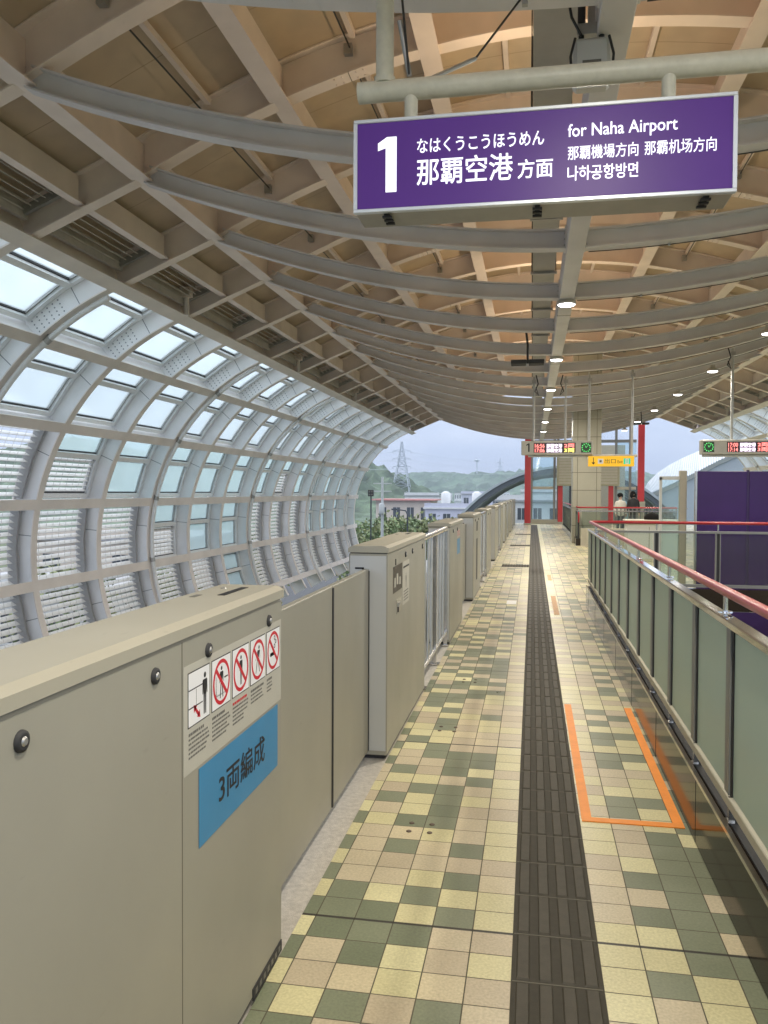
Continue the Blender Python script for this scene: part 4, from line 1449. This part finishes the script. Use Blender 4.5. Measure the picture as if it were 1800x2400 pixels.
ex = thing('exit_sign', 'yellow hanging exit sign with arrow below the departure board pipe', 'exit sign')
ex0, ex1, ez0, ez1 = 1.235, 2.235, 2.225, 2.455
q = MB(); q.box(ex0, ex1, BY - .05, BY + .06, ez0, ez1, 'exit_yellow', ch=.006); q.build('panel', ex)
q = MB()
yv = BY - .052
q.box(ex0 + .105, ex0 + .12, yv - .001, yv, ez0 + .06, ez1 - .03, 'print_black')
q.add([(ex0 + .07, yv - .001, ez0 + .09), (ex0 + .1125, yv - .001, ez0 + .04), (ex0 + .155, yv - .001, ez0 + .09)], [(0, 1, 2)], 'print_black')
q.box(ex0 + .21, ex0 + .33, yv - .001, yv, ez0 + .06, ez1 - .06, 'print_white')
q.box(ex0 + .245, ex0 + .295, yv - .002, yv - .001, ez0 + .09, ez1 - .09, 'print_grey')
put_text(q, '出口', ex0 + .36, ex0 + .60, ez0 + .065, ez1 - .06, lambda a, z: (a, yv - .0012, z), 'print_black')
put_text(q, 'Exit', ex0 + .64, ex0 + .75, ez0 + .07, ez1 - .09, lambda a, z: (a, yv - .0012, z), 'print_black')
q.box(ex1 - .23, ex1 - .08, yv - .001, yv, ez0 + .05, ez1 - .05, 'exit_green')
q.box(ex1 - .19, ex1 - .12, yv - .002, yv - .001, ez0 + .05, ez1 - .05, 'print_white')
q.box(ex1 - .165, ex1 - .145, yv - .003, yv - .002, ez0 + .07, ez1 - .07, 'exit_green')
q.build('lettering', ex)

# ceiling monitors seen edge-on
for (x, y, z, lb) in ((-.10, 14.4, 3.86, 'black ceiling monitor hung left of the centre beam before board 1'), (4.1, 33.0, 4.30, 'black ceiling monitor hung in front of the far roof opening')):
    t = thing('ceiling_monitor', lb, 'monitor', (x, y, z))
    q = MB(); q.box(-.28, -.02, -.15, .15, -.04, .03, 'rubber', ch=.008); q.box(.02, .28, -.15, .15, -.04, .03, 'rubber', ch=.008); q.build('screen', t)
    q = MB(); q.tube([(0, 0, -.02), (0, 0, .3), (-.04, 0, .62)], .02, 'cable_black', n=8); q.box(-.08, .08, -.03, .03, .0, .04, 'rubber'); q.build('bracket', t)

# ================================================================= FAR END
cl = thing('tiled_column', 'broad beige tiled column in front of the far entrance hall', 'column')
q = MB(); q.box(1.27, 2.16, 27.2, 28.1, 0, 6.4, 'column_tile', ch=.01)
for z in [.57 * i for i in range(1, 11)]: q.box(1.266, 2.164, 27.196, 28.104, z - .008, z + .008, 'joint_dark')
for x in (1.42, 2.02): q.box(x - .007, x + .007, 27.195, 27.2, 0, 6.3, 'joint_dark')
q.tube([(1.74, 27.15, 2.7), (1.74, 27.15, 5.6)], .025, 'pole_grey', n=8)
q.build('shaft', cl)

for x, lb in ((-.24, 'tall red steel column at the platform end left of the entrance hall'), (5.28, 'tall red steel column at the platform end right of the entrance hall')):
    t = thing('red_column', lb, 'column', (x, 42.4, 0), 'red columns at the platform end')
    q = MB(); q.box(-.15, .15, -.15, .15, 0 if x < 0 else 1.2, 5.2, 'red_paint', ch=.02); q.build('shaft', t)
    q = MB(); q.box(-.19, .19, -.19, .19, 0, .08 if x < 0 else 1.2, 'column_tile', ch=.01); q.build('base', t)

hall = thing('entrance_hall', 'glazed entrance hall with slatted shutter boxes behind the beige column', 'glass hall')
HY = 43.6
q = MB()
for x in (-.05, 1.12, 1.30, 4.20, 4.9): q.box(x - .06, x + .06, HY, HY + .15, 0, 5.4, 'post_grey')
q.box(-.05, 1.12, HY + .02, HY + .12, 1.80, 1.94, 'beige_panel'); q.box(4.2, 5.2, HY + .02, HY + .12, 1.80, 1.94, 'beige_panel')
q.box(-.05, 5.2, HY + .02, HY + .12, 4.2, 4.35, 'post_grey')
q.box(-.05, 1.3, HY - .05, HY + .2, 0, .24, 'column_tile'); q.box(1.12, 5.2, HY - .12, HY + .25, 0, .12, 'column_tile')
q.build('frame', hall)
q = MB(); q.box(-.05, 1.12, HY + .06, HY + .07, .24, 4.2, CLEAR); q.box(4.2, 5.2, HY + .06, HY + .07, .24, 4.2, CLEAR); q.box(1.3, 1.9, HY + .5, HY + .51, .2, 2.0, CLEAR); q.build('pane', hall)
for (xa, xb) in ((1.22, 2.35), (3.2, 4.35)):
    q = MB(); q.box(xa, xb, HY - .4, HY - .02, 1.98, 3.42, 'shutter', ch=.02)
    for i in range(9): q.box(xa + .12, xb - .12, HY - .415, HY - .4, 2.08 + i * .145, 2.19 + i * .145, 'beige_panel')
    q.build('shutter_box', hall)
for x in (1.42, 3.0, 3.95):
    q = MB(); q.box(x - .12, x + .12, HY - .1, HY + .1, .12, 2.0, 'red_paint'); q.build('red_post', hall)
q = MB(); q.box(2.95, 3.25, HY - .14, HY - .11, 1.35, 1.75, 'print_white'); q.box(3.02, 3.18, HY - .15, HY - .14, 1.45, 1.65, 'print_grey'); q.build('notice', hall)
q = MB(); q.box(1.9, 3.0, HY + .8, HY + .9, 0, 2.2, 'window_dark'); q.box(1.3, 4.9, HY + 2.4, HY + 2.5, 0, 4.2, 'beige_panel'); q.build('back_wall', hall)

r2 = thing('glass_railing', 'shorter grey glass railing with red handrail around the far stairwell by the column', 'railing')
q = MB(); q.box(1.33, 1.47, 26.0, 38.0, 0, .22, 'granite'); q.box(1.47, 4.3, 26.0, 26.14, 0, .54, 'beige_panel'); q.build('kerb', r2)
q = MB(); q.box(1.36, 1.44, 26.0, 38.0, 1.05, 1.09, 'stainless'); q.box(1.44, 4.3, 26.02, 26.1, 1.05, 1.09, 'stainless'); q.build('top_rail', r2)
for i in range(13):
    q = MB(); q.box(1.37, 1.43, 26.0 + i - .03 + (.03 if i == 0 else 0), 26.03 + i, .22, 1.05, 'gap_black'); q.build('post', r2)
    if i < 12:
        q = MB(); q.box(1.395, 1.405, 26.04 + i, 26.96 + i, .25, 1.05, RAILGLASS); q.build('glass_panel', r2)
for i in range(3):
    q = MB(); q.box(1.5 + .93 * i, 2.4 + .93 * i, 26.06, 26.07, .54, 1.05, RAILCLEAR); q.build('glass_panel', r2)
q = MB(); q.tube([(1.40, 37.9, 1.18), (1.40, 26.1, 1.18), (1.46, 26.04, 1.18), (4.3, 26.04, 1.18)], .024, 'rail_red', n=10)
q.tube([(1.40, 26.2, 1.02), (1.40, 25.86, 1.02), (1.40, 25.80, .92), (1.40, 25.84, .74), (1.40, 26.2, .72)], .022, 'rail_red', n=8); q.build('handrail', r2)

gr = thing('bar_fence', 'grey vertical-bar fence in front of the two standing people', 'fence')
q = MB()
for i in range(18): q.box(2.86 + i * .13, 2.90 + i * .13, 29.4, 29.44, .1, 1.08, 'post_grey')
q.build('bars', gr)
q = MB(); q.box(2.8, 5.2, 29.38, 29.46, 1.08, 1.13, 'stainless'); q.box(2.8, 5.2, 29.39, 29.45, .06, .1, 'stainless'); q.build('top_rail', gr)

# purple film screens and the pale cabinet by them
pp = thing('purple_screen', 'tall deep purple film-wrapped partition behind the stairwell railing', 'partition')
PYY = 14.6
for x0, x1 in ((2.73, 3.52), (3.56, 4.40), (4.44, 5.28), (5.32, 6.2)):
    q = MB(); q.box(x0, x1, PYY, PYY + .06, .02, 2.0, 'purple_film', ch=.006); q.build('panel', pp)
q = MB()
for x in (3.54, 4.42, 5.30): q.box(x - .018, x + .018, PYY + .01, PYY + .07, 0, 2.02, 'purple_deep')
q.box(2.70, 2.73, PYY - .01, PYY + .08, 0, 2.0, 'stainless'); q.build('post', pp)
gs = thing('glass_screen', 'clear glass wind screen with beige posts left of the purple partition', 'wind screen')
q = MB()
for (xa, xb) in ((2.50, 2.62),): q.box(xa, xb, PYY + .3, PYY + .42, 0, 2.02, 'beige_panel', ch=.008)
q.box(2.17, 2.21, PYY + .3, PYY + .36, 0, 1.9, 'white_metal'); q.box(2.17, 2.5, PYY + .3, PYY + .36, 1.86, 1.92, 'white_metal'); q.box(2.17, 2.5, PYY + .3, PYY + .36, 0, .1, 'white_metal')
q.build('post', gs)
q = MB(); q.box(2.21, 2.50, PYY + .32, PYY + .33, .1, 1.86, CLEAR); q.build('pane', gs)
cb = thing('cabinet', 'low pale cabinet with a beige top behind the stairwell railing', 'cabinet')
q = MB(); q.box(2.30, 3.55, 21.0, 21.6, 0, .86, 'white_metal', ch=.01); q.box(2.82, 2.83, 20.995, 21.0, .05, .8, 'joint_dark'); q.build('body', cb)
q = MB(); q.box(2.26, 3.59, 20.95, 21.65, .86, .97, 'beige_panel', ch=.015); q.build('top', cb)
q = MB(); q.lathe((2.93, 21.3, .97), [(.19, 0), (.20, .03), (.185, .08), (.14, .13), (.07, .16), (.0, .165)], 'hair_black', n=24)
q.tube([(2.80, 21.3, 1.10), (2.93, 21.3, 1.155), (3.06, 21.3, 1.10)], .012, 'rubber', n=8)
tag(q.build('bag'), 'black rounded bag lying on the pale cabinet', 'bag')

# ================================================================= PEOPLE
def person(x, y, h, label, top, hair_len, arm=0.0):
    t = thing('person', label, 'person', (x, y, 0), 'people standing at the far end', rz=R(12))
    s = h / 1.7
    sk = [  # (pos, radius)
        ((0, 0, .92), .135), ((0, 0, 1.10), .125), ((0, -.01, 1.30), .150), ((0, -.01, 1.42), .075), ((0, .005, 1.50), .052), ((0, .01, 1.58), .085), ((0, .01, 1.66), .075),
        ((-.17, -.01, 1.37), .058), ((-.22, .0, 1.10), .044), ((-.20, -.10, .88), .034), ((-.19, -.14, .80), .028),
        ((.17, -.01, 1.37), .058), ((.22, .0, 1.10), .044), ((.20, -.10, .88), .034), ((.19, -.14, .80), .028),
        ((-.09, 0, .84), .092), ((-.10, -.01, .47), .066), ((-.10, .02, .08), .045), ((-.10, -.12, .03), .032),
        ((.09, 0, .84), .092), ((.10, -.01, .47), .066), ((.10, .02, .08), .045), ((.10, -.12, .03), .032)]
    ed = [(0, 1), (1, 2), (2, 3), (3, 4), (4, 5), (5, 6), (2, 7), (7, 8), (8, 9), (9, 10), (2, 11), (11, 12), (12, 13), (13, 14), (0, 15), (15, 16), (16, 17), (17, 18), (0, 19), (19, 20), (20, 21), (21, 22)]
    me = bpy.data.meshes.new('body'); me.from_pydata([(p[0] * s, p[1] * s, p[2] * s) for p, _ in sk], ed, [])
    o = bpy.data.objects.new('body', me); COL.objects.link(o); o.parent = t
    sm_ = o.modifiers.new('skin', 'SKIN'); sm_.use_smooth_shade = True
    for i, (_, r_) in enumerate(sk): me.skin_vertices[0].data[i].radius = (r_ * s * (1.25 if i in (0, 1, 2) else 1), r_ * s)
    me.skin_vertices[0].data[0].use_root = True
    o.modifiers.new('sub', 'SUBSURF').levels = 1; o.modifiers['sub'].render_levels = 2
    bpy.context.view_layer.update()
    m2 = bpy.data.meshes.new_from_object(o.evaluated_get(bpy.context.evaluated_depsgraph_get()))
    o.modifiers.clear(); o.data = m2; m2.name = 'body'
    for mm in (top, 'trousers', 'skin'): m2.materials.append(MATS[mm])
    for p in m2.polygons:
        z = p.center.z / s; ax = abs(p.center.x) / s
        p.material_index = 2 if (z > 1.47 or (ax > .15 and z < .92 and p.center.y < -.05 * s)) else (0 if z > .88 else 1)
        p.use_smooth = True
    q = MB()
    q.lathe((0, .025 * s, 1.46 * s if hair_len else 1.54 * s), [(.06 * s, 0), (.105 * s, .05 * s), (.112 * s, .12 * s), (.10 * s, .2 * s if hair_len else .15 * s), (.05 * s, .25 * s if hair_len else .19 * s), (0.0, .262 * s if hair_len else .20 * s)], 'hair_black', n=20)
    q.build('hair', t)
    q = MB()      # nose, ears: small but there
    q.lathe((0, -.085 * s, 1.585 * s), [(.012 * s, -.012), (.008 * s, .012)], 'skin', n=8)
    for sx in (-1, 1): q.lathe((sx * .088 * s, .01 * s, 1.585 * s), [(.010 * s, -.025), (.016 * s, 0), (.010 * s, .025)], 'skin', n=8)
    q.build('face', t)
    return t


person(3.17, 31.2, 1.60, 'person in a cream white top with short black hair behind the bar fence', 'cloth_white', False)
person(3.60, 31.0, 1.68, 'person in black clothes with black hair beside the red column', 'cloth_black', True)

# ================================================================= FLOOR MARKS
q = MB()
tz = .005
q.box(.255, .305, 4.20, 6.45, -.001, tz - .001, 'tape_orange'); q.box(.695, .745, 4.20, 6.42, -.001, tz - .001, 'tape_orange')
q.box(.256, .744, 4.16, 4.212, -.001, tz, 'tape_orange')
tag(q.build('floor_tape'), 'bright orange tape marking a bay on the tiles beside the granite kerb', 'floor tape')
mat('tape_worn', (.62, .36, .17), .6, noise=.3, nscale=30)
for ya, yb, lb in ((11.2, 13.2, 'faded worn orange mark beside the tactile strip, the nearer and longer one'), (15.6, 16.6, 'faded worn orange mark beside the tactile strip, the farther short one')):
    q = MB(); q.box(.30, .37, ya, yb, -.001, .0035, 'tape_worn')
    tag(q.build('worn_tape'), lb, 'floor tape')
q = MB(); q.box(-.36, -.22, 12.1, 12.5, -.001, .006, 'print_white', ch=.001)
tag(q.build('floor_plate'), 'small pale square plate set in the tiles left of the tactile strip', 'floor plate')
mat('bolt_brown', (.10, .07, .05), .6, noise=.3, nscale=60)
for j, (x, y, lb) in enumerate(((-.52, 3.93, 'four dark bolt heads in a pale tile nearest the camera'), (-.56, 5.62, 'four bolt heads in a green tile past the first gate door'), (-.52, 7.1, 'four bolt heads in the tiles beside the steel bars'))):
    q = MB()
    for dx in (-.05, .05):
        for dy in (-.05, .05): q.lathe((x + dx, y + dy, -.001), [(.013, 0), (.013, .004), (.009, .006)], 'bolt_brown', n=12)
    tag(q.build('floor_bolts'), lb, 'bolts', 'bolt sets in the platform tiles')

# ================================================================= OUTDOORS
def house(name, x0, x1, y0, y1, z1, m, label, roofm='roof_grey', floors=2, nwin=4, overhang=.4, parapet=True, tank=0, z0=-10):
    t = thing(name, label, 'house', ((x0 + x1) / 2, y0, z0))
    ox, oy, oz = (x0 + x1) / 2, y0, z0
    q = MB(); q.box(x0 - ox, x1 - ox, 0, y1 - y0, 0, z1 - oz, m); q.build('wall', t)
    q = MB()
    q.box(x0 - ox - overhang, x1 - ox + overhang, -overhang, y1 - y0 + overhang, z1 - oz, z1 - oz + .25, roofm)
    if parapet:
        q.box(x0 - ox - .1, x1 - ox + .1, -.1, .1, z1 - oz + .25, z1 - oz + .9, m)
    q.build('roof', t)
    if tank:
        for i in range(tank):
            q = MB(); x = x0 - ox + (x1 - x0) * (i + .6) / (tank + .3)
            q.lathe((x, 3, z1 - oz + .25), [(.95, 0), (.95, .5), (.55, .55), (.75, .8), (.75, 2.2), (.3, 2.5), (0, 2.52)], 'wall_white', n=14); q.build('water_tank', t)
    fh = (z1 - z0) / floors
    for fl_ in range(floors):
        for i in range(nwin):
            w = (x1 - x0) / nwin
            xa = x0 - ox + w * i + w * .25; xb = xa + w * .5
            za = fh * fl_ + fh * .30; zb = za + fh * .45
            q = MB(); q.box(xa, xb, -.03, -.001, za, zb, 'window_dark'); q.box(xa - .06, xb + .06, -.08, -.03, za - .1, za, m); q.box((xa + xb) / 2 - .03, (xa + xb) / 2 + .03, -.05, -.03, za, zb, 'white_metal'); q.build('window', t)
        q = MB(); q.box(x0 - ox, x1 - ox, -.9, -.002, fh * fl_ + .0, fh * fl_ + .16, m)
        n = int((x1 - x0) / .5)
        for i in range(n + 1): q.box(x0 - ox + .5 * i, x0 - ox + .5 * i + .14, -.9, -.8, fh * fl_ + .16, fh * fl_ + .9, m)
        if fl_: q.build('balcony', t)
    return t


house('house', -28.5, -18.2, 150, 160, .05, 'wall_cream', 'cream house with a pink-red flat roof edge behind the trees', 'roof_pink', 2, 4, .8, False)
house('house', -16.5, -5.2, 128, 140, -1.0, 'wall_lilac', 'long pale lilac building with two water tanks on its roof', 'wall_white', 3, 5, .3, True, 2)
house('house', -4.6, 6.0, 112, 124, .4, 'wall_white', 'white block with balconies under the dark arch', 'roof_grey', 3, 5)
for (dx, nm) in ((0, 'a'),):
    pass
lows = [(-34, -22, 2, 14, -2.5, 'wall_cream', 'cream flat-roofed house seen through the nearest louvres'), (-38, -27, 20, 31, -1.0, 'wall_white', 'white flat-roofed house seen through the second louvre bay'),
        (-31, -21, 36, 46, -3.5, 'wall_white', 'low white house seen through the middle glazed bays'), (-36, -25, 55, 67, -2.0, 'wall_cream', 'cream two-storey house seen through the farther louvres'),
        (-33, -20, -14, -4, -4, 'wall_white', 'low white house beyond the wall nearest the camera')]
for (xa, xb, ya, yb, zt, mm, lb) in lows:
    house('house', xa, xb, ya, yb, zt, mm, lb, 'roof_grey', 2, 4)
rr_ = random.Random(11)
far_lab = ['tiny white house low on the far hillside %s' % s for s in ('left of the pylon foot', 'right of the pylon foot', 'above the lilac building', 'above the left water tank', 'above the right water tank', 'near the start of the dark arch', 'above the dark arch', 'close to the red column', 'behind the arch end')]
for i in range(9):
    x = -62 + 9.5 * i + rr_.uniform(-2, 2); y = 545 + rr_.uniform(0, 30); w = rr_.uniform(4, 8)
    house('house', x, x + w, y, y + 8, -2 + rr_.uniform(0, 6), 'wall_white', far_lab[i], 'roof_grey', 2, 3, .2, False)

mids = [(-33, -24, 214, 224, .6, 'wall_white', 'white house behind the pink-roofed house'), (-20, -9, 236, 248, 1.0, 'wall_lilac', 'pale blue-grey house behind the water tanks'),
        (-3, 8, 222, 232, 1.6, 'wall_white', 'white house seen just left of the red column')]
for (xa, xb, ya, yb, zt, mm, lb) in mids:
    house('house', xa, xb, ya, yb, zt, mm, lb, 'roof_grey', 3, 4, .3, True, 0)
# dark barrel arch left of the red column and the ribbed white one at the right
ar = thing('arched_roof', 'dark curved barrel roof edge rising towards the left red column', 'arched roof')
def arc_path(cx, cz, r, a0, a1, n=28):
    return [((cx + r * math.cos(R(a)), cz + r * math.sin(R(a))), (math.cos(R(a)), math.sin(R(a)))) for a in [a0 + (a1 - a0) * i / n for i in range(n + 1)]]
q = MB(); ap = arc_path(2.4, -6.3, 9.7, 146, 34)
q.sweep(ap, -.34, 0, 60, 78, 'barrel_dark'); q.build('shell', ar)
q = MB(); q.sweep(ap, .0, .16, 59.9, 78, 'barrel_grey'); q.build('edge', ar)
q = MB(); 
for i in range(6): q.sweep(ap, -.42, -.34, 60.3 + 3 * i, 60.5 + 3 * i, 'barrel_grey')
q.build('rib', ar)
# lattice pylons
def pylon(x, y, z0, h, w, label, thick):
    t = thing('pylon', label, 'pylon', (x, y, z0), 'lattice pylons on the hills')
    q = MB()
    n = 11
    lv = [h * (1 - (1 - i / n) ** 1.25) for i in range(n + 1)]
    wd = [w * (1 - z / h) ** 1.15 * .5 + w * .035 for z in lv]
    cs = ((-1, -1), (1, -1), (1, 1), (-1, 1))
    for i in range(n):
        for c in range(4):
            a, b2 = cs[c], cs[(c + 1) % 4]
            p = lambda s_, k: (s_[0] * wd[k], s_[1] * wd[k], lv[k])
            q.bar(p(a, i), p(a, i + 1), thick, thick, 'pylon_steel')
            q.bar(p(a, i), p(b2, i + 1), thick * .55, thick * .55, 'pylon_steel'); q.bar(p(b2, i), p(a, i + 1), thick * .55, thick * .55, 'pylon_steel')
            q.bar(p(a, i + 1), p(b2, i + 1), thick * .5, thick * .5, 'pylon_steel')
    q.build('tower', t)
    for f_ in (.62, .74, .86):
        q = MB(); z = h * f_; L = w * .42
        q.bar((-L, 0, z), (L, 0, z), thick * .8, thick * .8, 'pylon_steel'); q.bar((-L, 0, z), (0, 0, z + h * .04), thick * .6, thick * .6, 'pylon_steel'); q.bar((L, 0, z), (0, 0, z + h * .04), thick * .6, thick * .6, 'pylon_steel')
        for s_ in (-1, 1): q.tube([(s_ * L, 0, z), (s_ * L, 0, z - h * .03)], thick * .5, 'pylon_steel', n=6)
        q.build('cross_arm', t)


def at(u, v, y):
    """world point on the plane at distance y along the platform for a source pixel"""
    cxp = (u - 900) / 1931.0
    X_ = cxp * math.cos(R(10.2)) - math.sin(R(10.2)); Y_ = cxp * math.sin(R(10.2)) + math.cos(R(10.2))
    d = y / Y_
    return X_ * d, EYE + (1153 - v) / 1931.0 * d


wr = thing('arched_roof', 'big white ribbed barrel roof beyond the right red column', 'arched roof')
outer = [(1500, 1172), (1506, 1150), (1518, 1128), (1540, 1106), (1566, 1088), (1596, 1072), (1632, 1056), (1680, 1040), (1740, 1024), (1830, 1008), (1940, 1000)]
inner = [(1504, 1174), (1514, 1163), (1530, 1152), (1550, 1143), (1574, 1132), (1602, 1118), (1636, 1101), (1683, 1076), (1742, 1050), (1832, 1026), (1942, 1014)]
def dense(pts, n):
    out = []
    for i in range(n + 1):
        t = i / n * (len(pts) - 1); a = min(int(t), len(pts) - 2); f = t - a
        out.append((pts[a][0] + (pts[a + 1][0] - pts[a][0]) * f, pts[a][1] + (pts[a + 1][1] - pts[a][1]) * f))
    return out
NO = 80
op = [(lambda p: (p[0], 112, p[1]))(at(u, v, 112)) for u, v in dense(outer, NO)]
ip = [(lambda p: (p[0], 84, p[1]))(at(u, v, 84)) for u, v in dense(inner, NO)]
q = MB(); vv = []
for a, b2 in zip(op, ip): vv += [a, b2, (b2[0], b2[1] + .3, b2[2] - .45)]
q.add(vv, [f for i in range(NO) for f in ((3 * i, 3 * i + 3, 3 * i + 4, 3 * i + 1), (3 * i + 1, 3 * i + 4, 3 * i + 5, 3 * i + 2))], 'ribbed_white'); q.build('shell', wr)
q = MB()
for i in range(1, NO): q.bar(ip[i], op[i], .07, .16, 'barrel_grey')
q.build('rib', wr)
q = MB()
for i in range(NO):
    a, b2 = ip[i], ip[i + 1]
    q.add([(a[0], a[1] + .5, a[2] - .4), (b2[0], b2[1] + .5, b2[2] - .4), (b2[0], b2[1] + .5, -10), (a[0], a[1] + .5, -10)], [(0, 1, 2, 3)], 'barrel_grey')
q.build('wall', wr)

px, pz = at(941, 1036, 300)
pylon(px, 300, -4, pz + 4, 8.0, 'tall steel lattice pylon on the near wooded hill', .20)
PX, PZ = px, pz
wl_ = thing('power_line', 'thin power lines running from the tall lattice pylon over the hill', 'power line', (PX, 300, 0))
for j, f_ in enumerate((.62, .74, .86)):
    q = MB()
    for s_ in (-1, 1):
        a = Vector((s_ * 8 * .42, 0, -4 + (PZ + 4) * f_ - .5)); b2 = Vector((s_ * 5 + 55, 480, 26 + 4 * j)); b3 = Vector((s_ * 6 - 62, -60, 20 + 4 * j))
        for e in (b2, b3):
            q.tube([tuple(a + (e - a) * (i / 14) + Vector((0, 0, -18 * (i / 14) * (1 - i / 14)))) for i in range(15)], .035, 'pylon_steel', n=5)
    q.build('wire', wl_)
px, pz = at(1171, 1074, 820)
pylon(px, 820, 5, pz - 5, 8, 'small distant pylon on the far ridge beside the red column', .34)
px, pz = at(1117, 1068, 740)
t = thing('mast', 'thin antenna mast on the far ridge between the pylons', 'mast', (px, 740, 10))
q = MB(); q.tube([(0, 0, 0), (0, 0, pz - 12)], .55, 'pylon_steel', n=8); q.build('pole', t)
q = MB(); q.lathe((0, 0, pz - 15), [(.8, 0), (2.4, .5), (2.4, 1.6), (.8, 2)], 'pylon_steel', n=12); q.build('head', t)
px, pz = at(896, 1118, 62)
t = thing('utility_pole', 'slim pale utility pole standing in front of the pink-roofed house', 'utility pole', (px, 62, -10))
q = MB(); q.tube([(0, 0, 0), (0, 0, pz + 10)], [.17, .09], 'pole_grey', n=10); q.build('shaft', t)
q = MB()
for dz in (.5, 1.1): q.bar((-.7, 0, pz + 10 - dz), (.7, 0, pz + 10 - dz), .08, .08, 'pole_grey')
q.lathe((.0, -.25, pz + 7.2), [(.2, 0), (.22, .1), (.22, .7), (.15, .8)], 'pole_grey', n=10); q.build('cross_arm', t)
px, pz = at(955, 1194, 66)
t = thing('street_lamp', 'dark slender street lamp left of the lilac building', 'street lamp', (px, 66, -10))
q = MB(); q.tube([(0, 0, 0), (0, 0, pz + 9.6), (-.15, 0, pz + 9.9), (-.9, 0, pz + 10)], [.09, .06, .055, .05], 'lamp_dark', n=8); q.build('post', t)
q = MB(); q.box(-1.3, -.8, -.12, .12, pz + 9.93, pz + 10.06, 'lamp_dark'); q.build('lamp_head', t)
px, pz = at(869, 1156, 46)
t = thing('track_signal', 'small black four-light signal mounted at the end of the glazed wall', 'signal', (px, 46, pz))
q = MB(); q.box(-.16, .16, -.06, .06, -.18, .18, 'rubber', ch=.01)
for dx in (-.07, .07):
    for dz in (-.08, .08): q.lathe((dx, -.06, dz), [(.05, 0), (.045, -.012)], 'print_grey', n=12, axis='Y')
q.build('head', t)
q = MB(); q.tube([(0, .05, -.16), (0, .05, -3.2)], .04, 'lamp_dark', n=8); q.build('post', t)

# trees: tapered trunk, limbs, leaf clumps through the crown
def tree_meshes(seed, h, w, leafm):
    rt = random.Random(seed)
    tq = MB()
    tq.tube([(0, 0, 0), (.1, .05, h * .3), (0, .1, h * .55), (.1, 0, h * .85)], [.22, .17, .11, .03], 'bark', n=8)
    for i in range(7):
        a = i * 2.4; z = h * (.3 + .07 * i)
        tq.tube([(0.05, .05, z), (math.cos(a) * w * .25, math.sin(a) * w * .25, z + h * .10), (math.cos(a) * w * .42, math.sin(a) * w * .42, z + h * .2)], [.08, .05, .02], 'bark', n=6)
    lq = MB()
    clumps = []
    for i in range(34):
        a = rt.uniform(0, 6.28); rad = w * .5 * math.sqrt(rt.random()); zz = h * rt.uniform(.36, 1.0)
        rad *= math.sqrt(max(.1, 1 - ((zz / h - .62) / .42) ** 2))
        clumps.append((rad * math.cos(a), rad * math.sin(a), zz, rt.uniform(.35, .75)))
    for (cx, cy, cz, cr) in clumps:
        mm = leafm[0] if rt.random() < .55 else leafm[1]
        for j in range(46):
            d = Vector((rt.gauss(0, 1), rt.gauss(0, 1), rt.gauss(0, .8))); d = d.normalized() * cr * w / 5 * rt.uniform(.6, 1.5)
            p = Vector((cx, cy, cz)) + d
            s = rt.uniform(.13, .25)
            u = Vector((rt.gauss(0, 1), rt.gauss(0, 1), rt.gauss(0, 1))).normalized(); v_ = u.cross(Vector((rt.gauss(0, 1), rt.gauss(0, 1), rt.gauss(0, 1)))).normalized()
            lq.add([p - u * s, p + v_ * s * .6, p + u * s, p - v_ * s * .6], [(0, 1, 2, 3)], mm)
    return tq, lq


TP = []
for i, (h, w) in enumerate(((9.3, 6.0), (8.6, 7.0), (9.8, 5.2))):
    tq, lq = tree_meshes(20 + i, h, w, ('leaf_a', 'leaf_b') if i != 1 else ('leaf_b', 'leaf_a'))
    TP.append((tq.mesh('trunk'), lq.mesh('crown')))


def tree(i, x, y, s, label, z=-10):
    t = thing('broadleaf_tree', label, 'tree', (x, y, z), 'trees below the platform', rz=x * 7.3)
    t.scale = (s, s, s)
    for nm, me in zip(('trunk', 'crown'), TP[i]):
        o = bpy.data.objects.new(nm, me); COL.objects.link(o); o.parent = t
    return t


tl = [(0, 846, 78, .90, 'dark leafy tree beside the end rib of the glazed wall'), (1, 872, 70, .91, 'bushy green tree left of the utility pole'), (2, 905, 74, .93, 'green tree just right of the utility pole'),
      (0, 930, 68, .96, 'leafy tree between utility pole and street lamp'), (1, 955, 76, .97, 'yellow-green bushy tree behind the street lamp'), (2, 982, 71, .93, 'green tree below the lilac building, left'),
      (1, 1008, 74, .95, 'light green bushy tree below the lilac building, right'), (0, 1035, 80, .93, 'dark tree above the third gate box'), (1, 1062, 78, .94, 'yellow-green tree left of the dark arch foot')]
for (i, u, y, s, lb) in tl:
    x, _ = at(u, 1200, y); tree(i, x, y, s, lb)
ll = [(1, -19, 9, .75, 'bushy tree seen through the near louvres'), (0, -20, 18, .8, 'dark tree seen through the second louvre bay'), (2, -18, 30, .85, 'slim tree seen through the middle bays'),
      (1, -20, 42, .8, 'bushy tree seen through the farther bays'), (0, -18.5, 52, .9, 'dark tree beyond the far louvres')]
for (i, x, y, s, lb) in ll: tree(i, x, y, s, lb)

# ================================================================= AIR
HAZE = MB()
HAZE.box(-1000, 1000, -340, 1100, -12, 62, 'asphalt')
hz = HAZE.build('haze', kind='stuff')
hm = bpy.data.materials.new('haze_air'); hm.use_nodes = True
hn, hl = hm.node_tree.nodes, hm.node_tree.links
hn.clear()
ho = hn.new('ShaderNodeOutputMaterial'); hv = hn.new('ShaderNodeVolumePrincipled')
hv.inputs['Color'].default_value = (.76, .85, 1.0, 1); hv.inputs['Density'].default_value = .0005
hl.new(hv.outputs[0], ho.inputs['Volume'])
hz.data.materials.clear(); hz.data.materials.append(hm)
scn.cycles.volume_bounces = 0
